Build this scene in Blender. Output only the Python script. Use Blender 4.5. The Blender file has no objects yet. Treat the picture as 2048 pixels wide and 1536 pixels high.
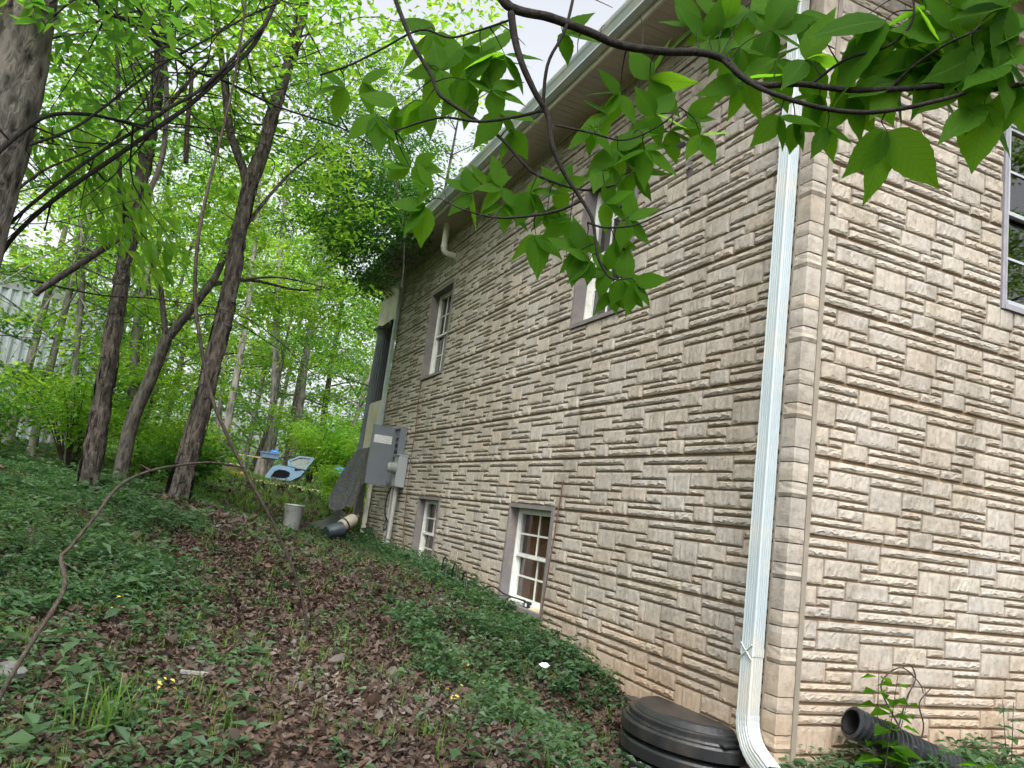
import bpy, math, random
import numpy as np
from mathutils import Vector, Matrix
R = math.radians
rng = np.random.default_rng(7)
random.seed(7)
sc = bpy.context.scene
col = sc.collection

# ------------------------------------------------------------------ camera
F_PX = 1552.3
CAM = np.array([-3.249, -3.472, 0.3685])
C_R = np.array([0.90781549, -0.3996804, 0.12699059])
C_U = np.array([-0.18165313, -0.10183415, 0.97807563])
C_F = np.array([0.37798569, 0.91098045, 0.16504982])
cd = bpy.data.cameras.new('camera')
cam = bpy.data.objects.new('camera', cd)
col.objects.link(cam)
cd.sensor_width = 36.0
cd.lens = 36.0 * F_PX / 2048
cd.clip_start, cd.clip_end = 0.05, 600
m = Matrix.Identity(4)
for i in range(3):
    m[i][0], m[i][1], m[i][2], m[i][3] = C_R[i], C_U[i], -C_F[i], CAM[i]
cam.matrix_world = m
sc.camera = cam

# ------------------------------------------------------------------ sky, sun, exposure
SUN_EL, SUN_AZ = 54.0, 209.0      # azimuth measured from +Y clockwise (towards +X)
w = bpy.data.worlds.new('World'); sc.world = w; w.use_nodes = True
nt = w.node_tree
sky = nt.nodes.new('ShaderNodeTexSky')
sky.sky_type = 'NISHITA'; sky.sun_disc = False
sky.sun_elevation = R(SUN_EL); sky.sun_rotation = R(SUN_AZ)
sky.air_density = 1.0; sky.dust_density = 6.0; sky.ozone_density = 1.0
bg = nt.nodes['Background']; bg.inputs[1].default_value = 0.15
hs = nt.nodes.new('ShaderNodeHueSaturation'); hs.inputs['Saturation'].default_value = 0.22   # thin bright overcast
nt.links.new(sky.outputs[0], hs.inputs['Color']); nt.links.new(hs.outputs[0], bg.inputs[0])
sl = bpy.data.lights.new('sun', 'SUN'); sl.energy = 1.0; sl.angle = R(40); sl.color = (1, 0.975, 0.95)
sun = bpy.data.objects.new('sun', sl); col.objects.link(sun)
sd = Vector((math.sin(R(SUN_AZ)) * math.cos(R(SUN_EL)), math.cos(R(SUN_AZ)) * math.cos(R(SUN_EL)), math.sin(R(SUN_EL))))
sun.rotation_euler = sd.to_track_quat('Z', 'Y').to_euler()
sun.location = (0, 0, 30)
sc.view_settings.view_transform = 'Standard'; sc.view_settings.look = 'None'
sc.view_settings.exposure = 1.4; sc.view_settings.gamma = 1
sc.view_settings.use_curve_mapping = False
cy = sc.cycles
cy.max_bounces = 5; cy.diffuse_bounces = 3; cy.glossy_bounces = 2; cy.transmission_bounces = 4; cy.transparent_max_bounces = 8
cy.use_adaptive_sampling = True; cy.adaptive_threshold = 0.03; cy.use_denoising = True; cy.sample_clamp_indirect = 6
try: cy.caustics_reflective = False; cy.caustics_refractive = False
except Exception: pass

# ------------------------------------------------------------------ helpers
def at(px, py, d):
    """the point seen at photo pixel (px, py), d metres away over the ground"""
    v = C_R * (px - 1024) / F_PX - C_U * (py - 768) / F_PX + C_F
    return CAM + v / math.hypot(v[0], v[1]) * d

def link_mesh(name, me, mat=None, parent=None):
    o = bpy.data.objects.new(name, me); col.objects.link(o)
    if mat is not None and not me.materials: me.materials.append(mat)
    if parent is not None: o.parent = parent
    return o

def np_mesh(name, V, Fc, smooth=False, mat=None):
    V = np.asarray(V, dtype=np.float32); Fc = np.asarray(Fc, dtype=np.int32)
    me = bpy.data.meshes.new(name)
    n, k = Fc.shape
    me.vertices.add(len(V)); me.vertices.foreach_set('co', V.ravel())
    me.loops.add(n * k); me.loops.foreach_set('vertex_index', Fc.ravel())
    me.polygons.add(n)
    me.polygons.foreach_set('loop_start', np.arange(0, n * k, k, dtype=np.int32))
    me.polygons.foreach_set('loop_total', np.full(n, k, dtype=np.int32))
    me.polygons.foreach_set('use_smooth', np.full(n, smooth, dtype=bool))
    if mat: me.materials.append(mat)
    me.update(calc_edges=True); me.validate()
    return me

def wloc(o):
    v = Vector((0, 0, 0))
    while o is not None:
        v += o.location; o = o.parent
    return v

class MB:
    """collects shapes in world coordinates; build() links them as one mesh object"""
    def __init__(s): s.v = []; s.f = []; s.sm = []
    def add(s, vs, fs, smooth=False):
        b = len(s.v); s.v += [tuple(map(float, p)) for p in vs]
        for f in fs: s.f.append(tuple(b + i for i in f)); s.sm.append(smooth)
        return s
    def box(s, a, b, bev=0.0):
        x0, y0, z0 = a; x1, y1, z1 = b
        x0, x1 = min(x0, x1), max(x0, x1); y0, y1 = min(y0, y1), max(y0, y1); z0, z1 = min(z0, z1), max(z0, z1)
        if bev <= 0:
            return s.add([(x0,y0,z0),(x1,y0,z0),(x1,y1,z0),(x0,y1,z0),(x0,y0,z1),(x1,y0,z1),(x1,y1,z1),(x0,y1,z1)],
                  [(0,3,2,1),(4,5,6,7),(0,1,5,4),(1,2,6,5),(2,3,7,6),(3,0,4,7)])
        c = bev; vs = []; idx = {}
        for ix in (0, 1):
            for iy in (0, 1):
                for iz in (0, 1):
                    X, Y, Z = (x0, x1)[ix], (y0, y1)[iy], (z0, z1)[iz]
                    dx, dy, dz = (c, -c)[ix], (c, -c)[iy], (c, -c)[iz]
                    idx[ix, iy, iz] = len(vs)
                    vs += [(X, Y+dy, Z+dz), (X+dx, Y, Z+dz), (X+dx, Y+dy, Z)]
        I = lambda a, b, c_, k: idx[a, b, c_] + k
        fs = []
        for ix in (0, 1):
            q = [I(ix,0,0,0), I(ix,1,0,0), I(ix,1,1,0), I(ix,0,1,0)]; fs.append(q if ix else q[::-1])
        for iy in (0, 1):
            q = [I(0,iy,0,1), I(0,iy,1,1), I(1,iy,1,1), I(1,iy,0,1)]; fs.append(q if iy else q[::-1])
        for iz in (0, 1):
            q = [I(0,0,iz,2), I(1,0,iz,2), I(1,1,iz,2), I(0,1,iz,2)]; fs.append(q if iz else q[::-1])
        for a_ in (0, 1):
            for b_ in (0, 1):
                fs.append([I(a_,b_,0,0), I(a_,b_,1,0), I(a_,b_,1,1), I(a_,b_,0,1)])
                fs.append([I(a_,0,b_,0), I(a_,1,b_,0), I(a_,1,b_,2), I(a_,0,b_,2)])
                fs.append([I(0,a_,b_,1), I(1,a_,b_,1), I(1,a_,b_,2), I(0,a_,b_,2)])
        for k_ in idx.values(): fs.append((k_, k_+1, k_+2))
        return s.add(vs, fs)
    def tube(s, path, rad, n=8, cap=True, smooth=True, prof=None, wob=0.0):
        P = [Vector(p) for p in path]
        rad = [rad] * len(P) if np.isscalar(rad) else list(rad)
        up = Vector((0.13, 0.21, 1)); vs = []; nrm = None
        for i, p in enumerate(P):
            t = (P[min(i+1, len(P)-1)] - P[max(i-1, 0)]).normalized()
            if nrm is None:
                nrm = t.cross(up)
                if nrm.length < 1e-3: nrm = t.cross(Vector((1, 0, 0)))
            nrm = (nrm - t * nrm.dot(t)).normalized(); b = t.cross(nrm)
            for k in range(n):
                if prof is None:
                    a = 2 * math.pi * k / n; rr = rad[i] * (1 + wob * (random.random() - .5)); c_, s_ = math.cos(a) * rr, math.sin(a) * rr
                else: c_, s_ = prof[k][0] * rad[i], prof[k][1] * rad[i]
                vs.append(p + nrm * c_ + b * s_)
        fs = []
        for i in range(len(P) - 1):
            for k in range(n):
                fs.append((i*n+k, i*n+(k+1) % n, (i+1)*n+(k+1) % n, (i+1)*n+k))
        s.add(vs, fs, smooth)
        if cap:
            e = (len(P) - 1) * n
            s.add(vs[:n], [tuple(range(n))[::-1]]); s.add(vs[e:], [tuple(range(n))])
        return s
    def prism(s, poly, axis_o, ax, ay, az, h, smooth=False):
        """poly: 2-D outline in (ax, ay) at axis_o, extruded h along az"""
        o, ax, ay, az = [Vector(q) for q in (axis_o, ax, ay, az)]
        a = [o + ax * p[0] + ay * p[1] for p in poly]; b = [q + az * h for q in a]; n = len(poly)
        s.add(a + b, [(i, (i+1) % n, n+(i+1) % n, n+i) for i in range(n)], smooth)
        s.add(a, [tuple(range(n))[::-1]]); s.add(b, [tuple(range(n))])
        return s
    def lathe(s, o, prof, n=24, smooth=True, a0=0.0, a1=2*math.pi, axis='Z', sy=1.0):
        vs = []; full = abs(a1 - a0 - 2 * math.pi) < 1e-6; m_ = n if full else n + 1
        for r_, z_ in prof:
            for k in range(m_):
                a = a0 + (a1 - a0) * k / n; vs.append((o[0] + math.cos(a) * r_, o[1] + math.sin(a) * r_ * sy, o[2] + z_))
        fs = []
        for i in range(len(prof) - 1):
            for k in range(n):
                k2 = (k + 1) % m_; fs.append((i*m_+k, i*m_+k2, (i+1)*m_+k2, (i+1)*m_+k))
        return s.add(vs, fs, smooth)
    def mesh(s, name, mat=None, off=(0, 0, 0)):
        me = bpy.data.meshes.new(name)
        me.from_pydata([(a - off[0], b - off[1], c - off[2]) for a, b, c in s.v], [], s.f)
        me.polygons.foreach_set('use_smooth', s.sm)
        if mat: me.materials.append(mat)
        me.update()
        return me
    def build(s, name, mat, parent=None):
        return link_mesh(name, s.mesh(name, mat, wloc(parent) if parent else (0, 0, 0)), None, parent)

def tag(o, label=None, cat=None, group=None, kind=None):
    if label: o['label'] = label
    if cat: o['category'] = cat
    if group: o['group'] = group
    if kind: o['kind'] = kind
    return o

def empty(name, loc, label=None, cat=None, group=None):
    o = bpy.data.objects.new(name, None); col.objects.link(o); o.location = tuple(map(float, loc)); o.empty_display_size = 0.1
    return tag(o, label, cat, group)

def smooth_path(pts, n=6):
    """Catmull-Rom through pts"""
    P = [np.asarray(p, float) for p in pts]; P = [2*P[0]-P[1]] + P + [2*P[-1]-P[-2]]; out = []
    for i in range(1, len(P) - 2):
        for k in range(n):
            t = k / n; a, b, c, d = P[i-1], P[i], P[i+1], P[i+2]
            out.append(0.5 * ((2*b) + (c-a)*t + (2*a-5*b+4*c-d)*t*t + (3*b-a-3*c+d)*t**3))
    out.append(P[-2]); return out

def lerp_r(r0, r1, n, p=1.0): return [r0 + (r1 - r0) * (i / max(1, n - 1)) ** p for i in range(n)]

# ------------------------------------------------------------------ materials
def N(nt, t, **kw):
    n = nt.nodes.new(t)
    for k, v in kw.items():
        if hasattr(n, k): setattr(n, k, v)
        else: n.inputs[k.replace('_', ' ')].default_value = v
    return n

def new_mat(name):
    mt = bpy.data.materials.new(name); mt.use_nodes = True
    nt = mt.node_tree; b = nt.nodes['Principled BSDF']
    return mt, nt, b, nt.links.new

def ramp(nt, stops):
    r = nt.nodes.new('ShaderNodeValToRGB'); e = r.color_ramp.elements
    while len(e) < len(stops): e.new(0.5)
    for i, (p, c) in enumerate(stops):
        e[i].position = p; e[i].color = (*c, 1)
    return r

def simple(name, c, rough=0.5, metal=0.0, var=0.12, scale=12, bump=0.0, bscale=60, coord='Object', spec=0.5, dirt=None, dscale=3):
    mt, nt, b, L = new_mat(name)
    tc = N(nt, 'ShaderNodeTexCoord'); no = N(nt, 'ShaderNodeTexNoise'); no.inputs['Scale'].default_value = scale; no.inputs['Detail'].default_value = 6
    L(tc.outputs[coord], no.inputs['Vector'])
    r = ramp(nt, [(0.25, [x * (1 - var) for x in c]), (0.75, [min(1, x * (1 + var)) for x in c])])
    L(no.outputs['Fac'], r.inputs[0]); out = r.outputs[0]
    if dirt:
        n2 = N(nt, 'ShaderNodeTexNoise'); n2.inputs['Scale'].default_value = dscale; n2.inputs['Detail'].default_value = 8; n2.inputs['Roughness'].default_value = 0.7
        L(tc.outputs[coord], n2.inputs['Vector'])
        r2 = ramp(nt, [(0.48, (0, 0, 0)), (0.68, (1, 1, 1))]); L(n2.outputs['Fac'], r2.inputs[0])
        mx = N(nt, 'ShaderNodeMix', data_type='RGBA'); L(r2.outputs[0], mx.inputs[0]); L(out, mx.inputs[6]); mx.inputs[7].default_value = (*dirt, 1); out = mx.outputs[2]
    L(out, b.inputs['Base Color'])
    b.inputs['Roughness'].default_value = rough; b.inputs['Metallic'].default_value = metal; b.inputs['Specular IOR Level'].default_value = spec
    if bump:
        n3 = N(nt, 'ShaderNodeTexNoise'); n3.inputs['Scale'].default_value = bscale; n3.inputs['Detail'].default_value = 5
        L(tc.outputs[coord], n3.inputs['Vector']); bp = N(nt, 'ShaderNodeBump'); bp.inputs['Strength'].default_value = bump; bp.inputs['Distance'].default_value = 0.01
        L(n3.outputs['Fac'], bp.inputs['Height']); L(bp.outputs[0], b.inputs['Normal'])
    return mt

def stone_mat():
    mt, nt, b, L = new_mat('moulded_stone')
    tc = N(nt, 'ShaderNodeTexCoord'); ge = N(nt, 'ShaderNodeNewGeometry')
    # broad tone over the wall (weathering) + grain in each stone
    n1 = N(nt, 'ShaderNodeTexNoise'); n1.inputs['Scale'].default_value = 1.1; n1.inputs['Detail'].default_value = 2; L(ge.outputs['Position'], n1.inputs['Vector'])
    r1 = ramp(nt, [(0.3, (0.315, 0.288, 0.252)), (0.55, (0.362, 0.336, 0.302)), (0.75, (0.395, 0.375, 0.347))]); L(n1.outputs['Fac'], r1.inputs[0])
    n2 = N(nt, 'ShaderNodeTexNoise'); n2.inputs['Scale'].default_value = 22; n2.inputs['Detail'].default_value = 3; n2.inputs['Roughness'].default_value = 0.65; L(ge.outputs['Position'], n2.inputs['Vector'])
    r2 = ramp(nt, [(0.28, (0.72, 0.69, 0.65)), (0.5, (0.98, 0.97, 0.95)), (0.72, (1.12, 1.09, 1.04))]); L(n2.outputs['Fac'], r2.inputs[0])
    mx = N(nt, 'ShaderNodeMix', data_type='RGBA', blend_type='MULTIPLY'); mx.inputs[0].default_value = 1; L(r1.outputs[0], mx.inputs[6]); L(r2.outputs[0], mx.inputs[7])
    # each stone a little warmer or greyer
    ri = ramp(nt, [(0.0, (0.93, 0.94, 0.95)), (0.45, (1, 1, 1)), (0.8, (1.04, 1.02, 0.98)), (1.0, (1.0, 0.96, 0.91))]); oi = N(nt, 'ShaderNodeObjectInfo'); sm_ = N(nt, 'ShaderNodeMath', operation='ADD'); L(ge.outputs['Random Per Island'], sm_.inputs[0]); L(oi.outputs['Random'], sm_.inputs[1])
    fr_ = N(nt, 'ShaderNodeMath', operation='FRACT'); L(sm_.outputs[0], fr_.inputs[0]); L(fr_.outputs[0], ri.inputs[0])
    mi = N(nt, 'ShaderNodeMix', data_type='RGBA', blend_type='MULTIPLY'); mi.inputs[0].default_value = 1; L(mx.outputs[2], mi.inputs[6]); L(ri.outputs[0], mi.inputs[7])
    # damp streaks running down
    mp2 = N(nt, 'ShaderNodeMapping'); mp2.inputs['Scale'].default_value = (3.2, 3.2, .35); L(ge.outputs['Position'], mp2.inputs['Vector'])
    n5 = N(nt, 'ShaderNodeTexNoise'); n5.inputs['Scale'].default_value = 1.6; n5.inputs['Detail'].default_value = 4; L(mp2.outputs[0], n5.inputs['Vector'])
    r5 = ramp(nt, [(0.32, (0.78, 0.77, 0.74)), (0.52, (1, 1, 1))]); L(n5.outputs['Fac'], r5.inputs[0])
    m5 = N(nt, 'ShaderNodeMix', data_type='RGBA', blend_type='MULTIPLY'); m5.inputs[0].default_value = 1; L(mi.outputs[2], m5.inputs[6]); L(r5.outputs[0], m5.inputs[7]); mi = m5
    # red clay splashed up from the soil
    sx = N(nt, 'ShaderNodeSeparateXYZ'); L(ge.outputs['Position'], sx.inputs[0])
    n3 = N(nt, 'ShaderNodeTexNoise'); n3.inputs['Scale'].default_value = 2.5; n3.inputs['Detail'].default_value = 3; L(ge.outputs['Position'], n3.inputs['Vector'])
    ad = N(nt, 'ShaderNodeMath', operation='MULTIPLY_ADD'); L(n3.outputs['Fac'], ad.inputs[0]); ad.inputs[1].default_value = -1.0; L(sx.outputs['Z'], ad.inputs[2])
    mr = N(nt, 'ShaderNodeMapRange'); mr.inputs[1].default_value = -0.62; mr.inputs[2].default_value = -1.2; mr.inputs[3].default_value = 0; mr.inputs[4].default_value = 0.5; L(ad.outputs[0], mr.inputs[0])
    mc = N(nt, 'ShaderNodeMix', data_type='RGBA'); L(mr.outputs[0], mc.inputs[0]); L(mi.outputs[2], mc.inputs[6]); mc.inputs[7].default_value = (0.36, 0.23, 0.13, 1)
    L(mc.outputs[2], b.inputs['Base Color']); b.inputs['Roughness'].default_value = 0.78; b.inputs['Specular IOR Level'].default_value = 0.3
    v = N(nt, 'ShaderNodeTexNoise'); v.inputs['Scale'].default_value = 48; v.inputs['Detail'].default_value = 5; v.inputs['Roughness'].default_value = 0.6; v.inputs['Distortion'].default_value = 0.9
    L(ge.outputs['Position'], v.inputs['Vector'])
    vo = N(nt, 'ShaderNodeTexVoronoi', feature='DISTANCE_TO_EDGE'); vo.inputs['Scale'].default_value = 13
    mp = N(nt, 'ShaderNodeMix', data_type='VECTOR'); mp.inputs[0].default_value = 0.12; L(ge.outputs['Position'], mp.inputs[4]); L(v.outputs['Color'], mp.inputs[5]); L(mp.outputs[1], vo.inputs['Vector'])
    rr = ramp(nt, [(0.0, (0, 0, 0)), (0.06, (1, 1, 1))]); L(vo.outputs['Distance'], rr.inputs[0])
    mm = N(nt, 'ShaderNodeMath', operation='MULTIPLY_ADD'); L(rr.outputs[0], mm.inputs[0]); mm.inputs[1].default_value = 0.25; L(v.outputs['Fac'], mm.inputs[2])
    bp = N(nt, 'ShaderNodeBump'); bp.inputs['Strength'].default_value = 0.6; bp.inputs['Distance'].default_value = 0.007
    L(mm.outputs[0], bp.inputs['Height']); L(bp.outputs[0], b.inputs['Normal'])
    return mt

def leaf_mat(name, cols, tcols, trans=0.45, rough=0.45, spec=0.3):
    mt, nt, b, L = new_mat(name)
    ge = N(nt, 'ShaderNodeNewGeometry')
    st = [(i / max(1, len(cols) - 1), c) for i, c in enumerate(cols)]
    st2 = [(i / max(1, len(tcols) - 1), c) for i, c in enumerate(tcols)]
    r1 = ramp(nt, st); r2 = ramp(nt, st2); L(ge.outputs['Random Per Island'], r1.inputs[0])
    no = N(nt, 'ShaderNodeTexNoise'); no.inputs['Scale'].default_value = 0.55; no.inputs['Detail'].default_value = 3; L(ge.outputs['Position'], no.inputs['Vector'])
    ma = N(nt, 'ShaderNodeMath', operation='MULTIPLY_ADD'); L(ge.outputs['Random Per Island'], ma.inputs[0]); ma.inputs[1].default_value = 0.55
    mb = N(nt, 'ShaderNodeMapRange'); mb.inputs[1].default_value = 0.3; mb.inputs[2].default_value = 0.7; mb.inputs[4].default_value = 0.45; L(no.outputs['Fac'], mb.inputs[0]); L(mb.outputs[0], ma.inputs[2])
    L(ma.outputs[0], r2.inputs[0]); L(ma.outputs[0], r1.inputs[0])
    L(r1.outputs[0], b.inputs['Base Color']); b.inputs['Roughness'].default_value = rough; b.inputs['Specular IOR Level'].default_value = spec
    tr = N(nt, 'ShaderNodeBsdfTranslucent'); L(r2.outputs[0], tr.inputs['Color'])
    mx = N(nt, 'ShaderNodeMixShader'); mx.inputs[0].default_value = trans
    L(b.outputs[0], mx.inputs[1]); L(tr.outputs[0], mx.inputs[2])
    L(mx.outputs[0], nt.nodes['Material Output'].inputs['Surface'])
    return mt

def bark_mat(name, c0, c1, sc_=9, stretch=0.16, bump=0.9):
    mt, nt, b, L = new_mat(name)
    ge = N(nt, 'ShaderNodeNewGeometry'); mp = N(nt, 'ShaderNodeMapping'); mp.inputs['Scale'].default_value = (1, 1, stretch); L(ge.outputs['Position'], mp.inputs['Vector'])
    no = N(nt, 'ShaderNodeTexNoise'); no.inputs['Scale'].default_value = sc_ * 3; no.inputs['Detail'].default_value = 8; no.inputs['Distortion'].default_value = 1.1; L(mp.outputs[0], no.inputs['Vector'])
    vo = N(nt, 'ShaderNodeTexVoronoi'); vo.inputs['Scale'].default_value = sc_ * 2.2
    mv = N(nt, 'ShaderNodeMix', data_type='VECTOR'); mv.inputs[0].default_value = 0.06; L(mp.outputs[0], mv.inputs[4]); L(no.outputs['Color'], mv.inputs[5]); L(mv.outputs[1], vo.inputs['Vector'])
    mu = N(nt, 'ShaderNodeMath', operation='MULTIPLY'); L(no.outputs['Fac'], mu.inputs[0]); L(vo.outputs['Distance'], mu.inputs[1])
    r = ramp(nt, [(0.05, c0), (0.38, c1)]); L(mu.outputs[0], r.inputs[0]); 
    n4 = N(nt, 'ShaderNodeTexNoise'); n4.inputs['Scale'].default_value = 2.2; L(ge.outputs['Position'], n4.inputs['Vector'])
    r4 = ramp(nt, [(0.35, (0.75, 0.78, 0.72)), (0.65, (1.15, 1.1, 1.05))]); L(n4.outputs['Fac'], r4.inputs[0])
    mx = N(nt, 'ShaderNodeMix', data_type='RGBA', blend_type='MULTIPLY'); mx.inputs[0].default_value = 1; L(r.outputs[0], mx.inputs[6]); L(r4.outputs[0], mx.inputs[7])
    L(mx.outputs[2], b.inputs['Base Color']); b.inputs['Roughness'].default_value = 0.9; b.inputs['Specular IOR Level'].default_value = 0.2
    bp = N(nt, 'ShaderNodeBump'); bp.inputs['Strength'].default_value = bump; bp.inputs['Distance'].default_value = 0.03; L(mu.outputs[0], bp.inputs['Height']); L(bp.outputs[0], b.inputs['Normal'])
    return mt

def glass_mat():
    mt, nt, b, L = new_mat('window_glass')
    fr = N(nt, 'ShaderNodeFresnel'); fr.inputs['IOR'].default_value = 1.52
    mr = N(nt, 'ShaderNodeMapRange'); mr.inputs[1].default_value = 0.04; mr.inputs[2].default_value = 0.6; mr.inputs[3].default_value = 0.14; mr.inputs[4].default_value = 0.5; L(fr.outputs[0], mr.inputs[0])
    tr = N(nt, 'ShaderNodeBsdfTransparent'); tr.inputs[0].default_value = (0.86, 0.9, 0.88, 1)
    gl = N(nt, 'ShaderNodeBsdfGlossy'); gl.inputs['Roughness'].default_value = 0.015
    mx = N(nt, 'ShaderNodeMixShader'); L(mr.outputs[0], mx.inputs[0]); L(tr.outputs[0], mx.inputs[1]); L(gl.outputs[0], mx.inputs[2])
    L(mx.outputs[0], nt.nodes['Material Output'].inputs['Surface'])
    return mt

def corrugated_mat():
    return simple('shed_steel', (0.46, 0.52, 0.55), 0.45, 0.5, 0.12, 3, dirt=(0.22, 0.2, 0.17), dscale=1.2)

M = {}
M['stone'] = stone_mat()
M['backing'] = simple('panel_joint', (0.20, 0.135, 0.08), 0.85, var=0.3, scale=6, bump=0.3, coord='Object')  # joint brown darkened to carry the shadow in the grooves
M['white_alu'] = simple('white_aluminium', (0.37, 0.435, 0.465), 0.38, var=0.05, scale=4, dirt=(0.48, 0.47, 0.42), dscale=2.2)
M['old_white'] = simple('stained_white_vinyl', (0.62, 0.61, 0.54), 0.5, var=0.1, scale=5, dirt=(0.34, 0.34, 0.25), dscale=3)
M['soffit'] = simple('beige_soffit', (0.42, 0.375, 0.325), 0.6, var=0.06, scale=3)
M['trim'] = simple('brown_grey_trim', (0.15, 0.14, 0.14), 0.5, var=0.12, scale=8, dirt=(0.22, 0.19, 0.16), dscale=5)
M['post_trim'] = simple('corner_channel', (0.21, 0.185, 0.15), 0.55, var=0.12, scale=6)
M['dark_gap'] = simple('dark_flashing', (0.05, 0.045, 0.045), 0.6)
M['sash'] = simple('white_vinyl_sash', (0.66, 0.68, 0.65), 0.42, var=0.05, scale=6, dirt=(0.5, 0.48, 0.4), dscale=6)
M['glass'] = glass_mat()
M['curtain_brown'] = simple('red_brown_blind', (0.20, 0.09, 0.05), 0.8, var=0.2, scale=3)
M['curtain_grey'] = simple('grey_blind', (0.10, 0.09, 0.09), 0.8, var=0.2, scale=3)
M['inner'] = simple('inner_wall', (0.12, 0.1, 0.09), 0.9)
M['roof'] = simple('asphalt_shingle', (0.07, 0.065, 0.06), 0.9, var=0.4, scale=30, bump=0.6)
M['header'] = simple('cream_vinyl', (0.52, 0.48, 0.38), 0.55, var=0.06, scale=3, dirt=(0.3, 0.29, 0.22), dscale=1.3)
M['column'] = simple('slate_grey_paint', (0.11, 0.125, 0.145), 0.5, var=0.1, scale=6)
M['panel_grey'] = simple('panel_enamel', (0.125, 0.142, 0.158), 0.42, var=0.06, scale=4)
M['meter_grey'] = simple('meter_enamel', (0.25, 0.275, 0.28), 0.4, var=0.06, scale=5)
M['label_white'] = simple('paper_label', (0.5, 0.5, 0.5), 0.6, var=0.35, scale=70)
M['conduit'] = simple('grey_pvc', (0.33, 0.33, 0.31), 0.5, var=0.1, scale=6, dirt=(0.25, 0.21, 0.15))
M['black_rubber'] = simple('black_cable', (0.012, 0.012, 0.013), 0.5)
M['rust'] = simple('rusty_steel', (0.10, 0.05, 0.03), 0.8, var=0.4, scale=40)
M['clear'] = simple('meter_dome', (0.2, 0.22, 0.21), 0.15, var=0.1, spec=0.8)
M['black_plastic'] = simple('black_plastic', (0.018, 0.019, 0.021), 0.33, var=0.2, scale=8, dirt=(0.038, 0.034, 0.03), dscale=4, bump=0.15, bscale=40)
M['pipe_black'] = simple('black_drain_pipe', (0.014, 0.016, 0.02), 0.32, var=0.2, dirt=(0.05, 0.05, 0.05), dscale=6)
M['tarp'] = simple('charcoal_fabric', (0.05, 0.053, 0.055), 0.8, var=0.75, scale=24, bump=1.0, bscale=30)
M['galv'] = simple('galvanised_steel', (0.42, 0.44, 0.43), 0.4, 0.15, 0.15, 6, dirt=(0.2, 0.2, 0.16), dscale=7)
M['blue_paint'] = simple('faded_blue_paint', (0.018, 0.085, 0.15), 0.4, var=0.15, scale=3, dirt=(0.07, 0.12, 0.15), dscale=5)
M['blue_plastic'] = simple('pale_blue_plastic', (0.15, 0.23, 0.36), 0.45)
M['blue_tarp'] = simple('blue_tarp', (0.03, 0.16, 0.5), 0.5, var=0.3)
M['white_enamel'] = simple('white_enamel', (0.7, 0.7, 0.68), 0.4, dirt=(0.4, 0.3, 0.18), dscale=3)
M['orange'] = simple('orange_wood', (0.5, 0.22, 0.08), 0.7)
M['wood_grey'] = simple('weathered_board', (0.17, 0.165, 0.155), 0.85, var=0.3, scale=20, bump=0.4)
M['wood_tan'] = simple('tan_plank', (0.42, 0.32, 0.18), 0.8, var=0.2)
M['concrete'] = simple('pale_concrete', (0.42, 0.4, 0.37), 0.9, var=0.2, scale=20, bump=0.4)
M['tank'] = simple('cream_tank', (0.38, 0.34, 0.28), 0.5, dirt=(0.28, 0.2, 0.13), dscale=6)
M['navy'] = simple('dark_bucket', (0.03, 0.04, 0.055), 0.45)
M['litter_paper'] = simple('white_litter', (0.7, 0.72, 0.75), 0.6)
M['bark'] = bark_mat('grey_bark', (0.02, 0.018, 0.016), (0.115, 0.105, 0.097), 11, .3)
M['bark2'] = bark_mat('brown_bark', (0.014, 0.0125, 0.011), (0.10, 0.088, 0.078), 13, 0.3, 1.0)
M['bark_pale'] = bark_mat('pale_bark', (0.07, 0.066, 0.06), (0.24, 0.235, 0.215), 6, 0.3, 0.5)
M['twig'] = bark_mat('dark_twig', (0.006, 0.0055, 0.005), (0.020, 0.018, 0.016), 20, 0.4, 0.4)
M['stem'] = bark_mat('brown_stem', (0.02, 0.0165, 0.014), (0.062, 0.051, 0.043), 20, 0.3, 0.4)
M['leaf_near'] = leaf_mat('hickory_leaf', [(0.022, 0.07, 0.004), (0.03, 0.09, 0.005), (0.045, 0.115, 0.008)],
                          [(0.09, 0.25, 0.010), (0.15, 0.36, 0.012), (0.26, 0.50, 0.02)], 0.62, 0.6, 0.06)
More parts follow.
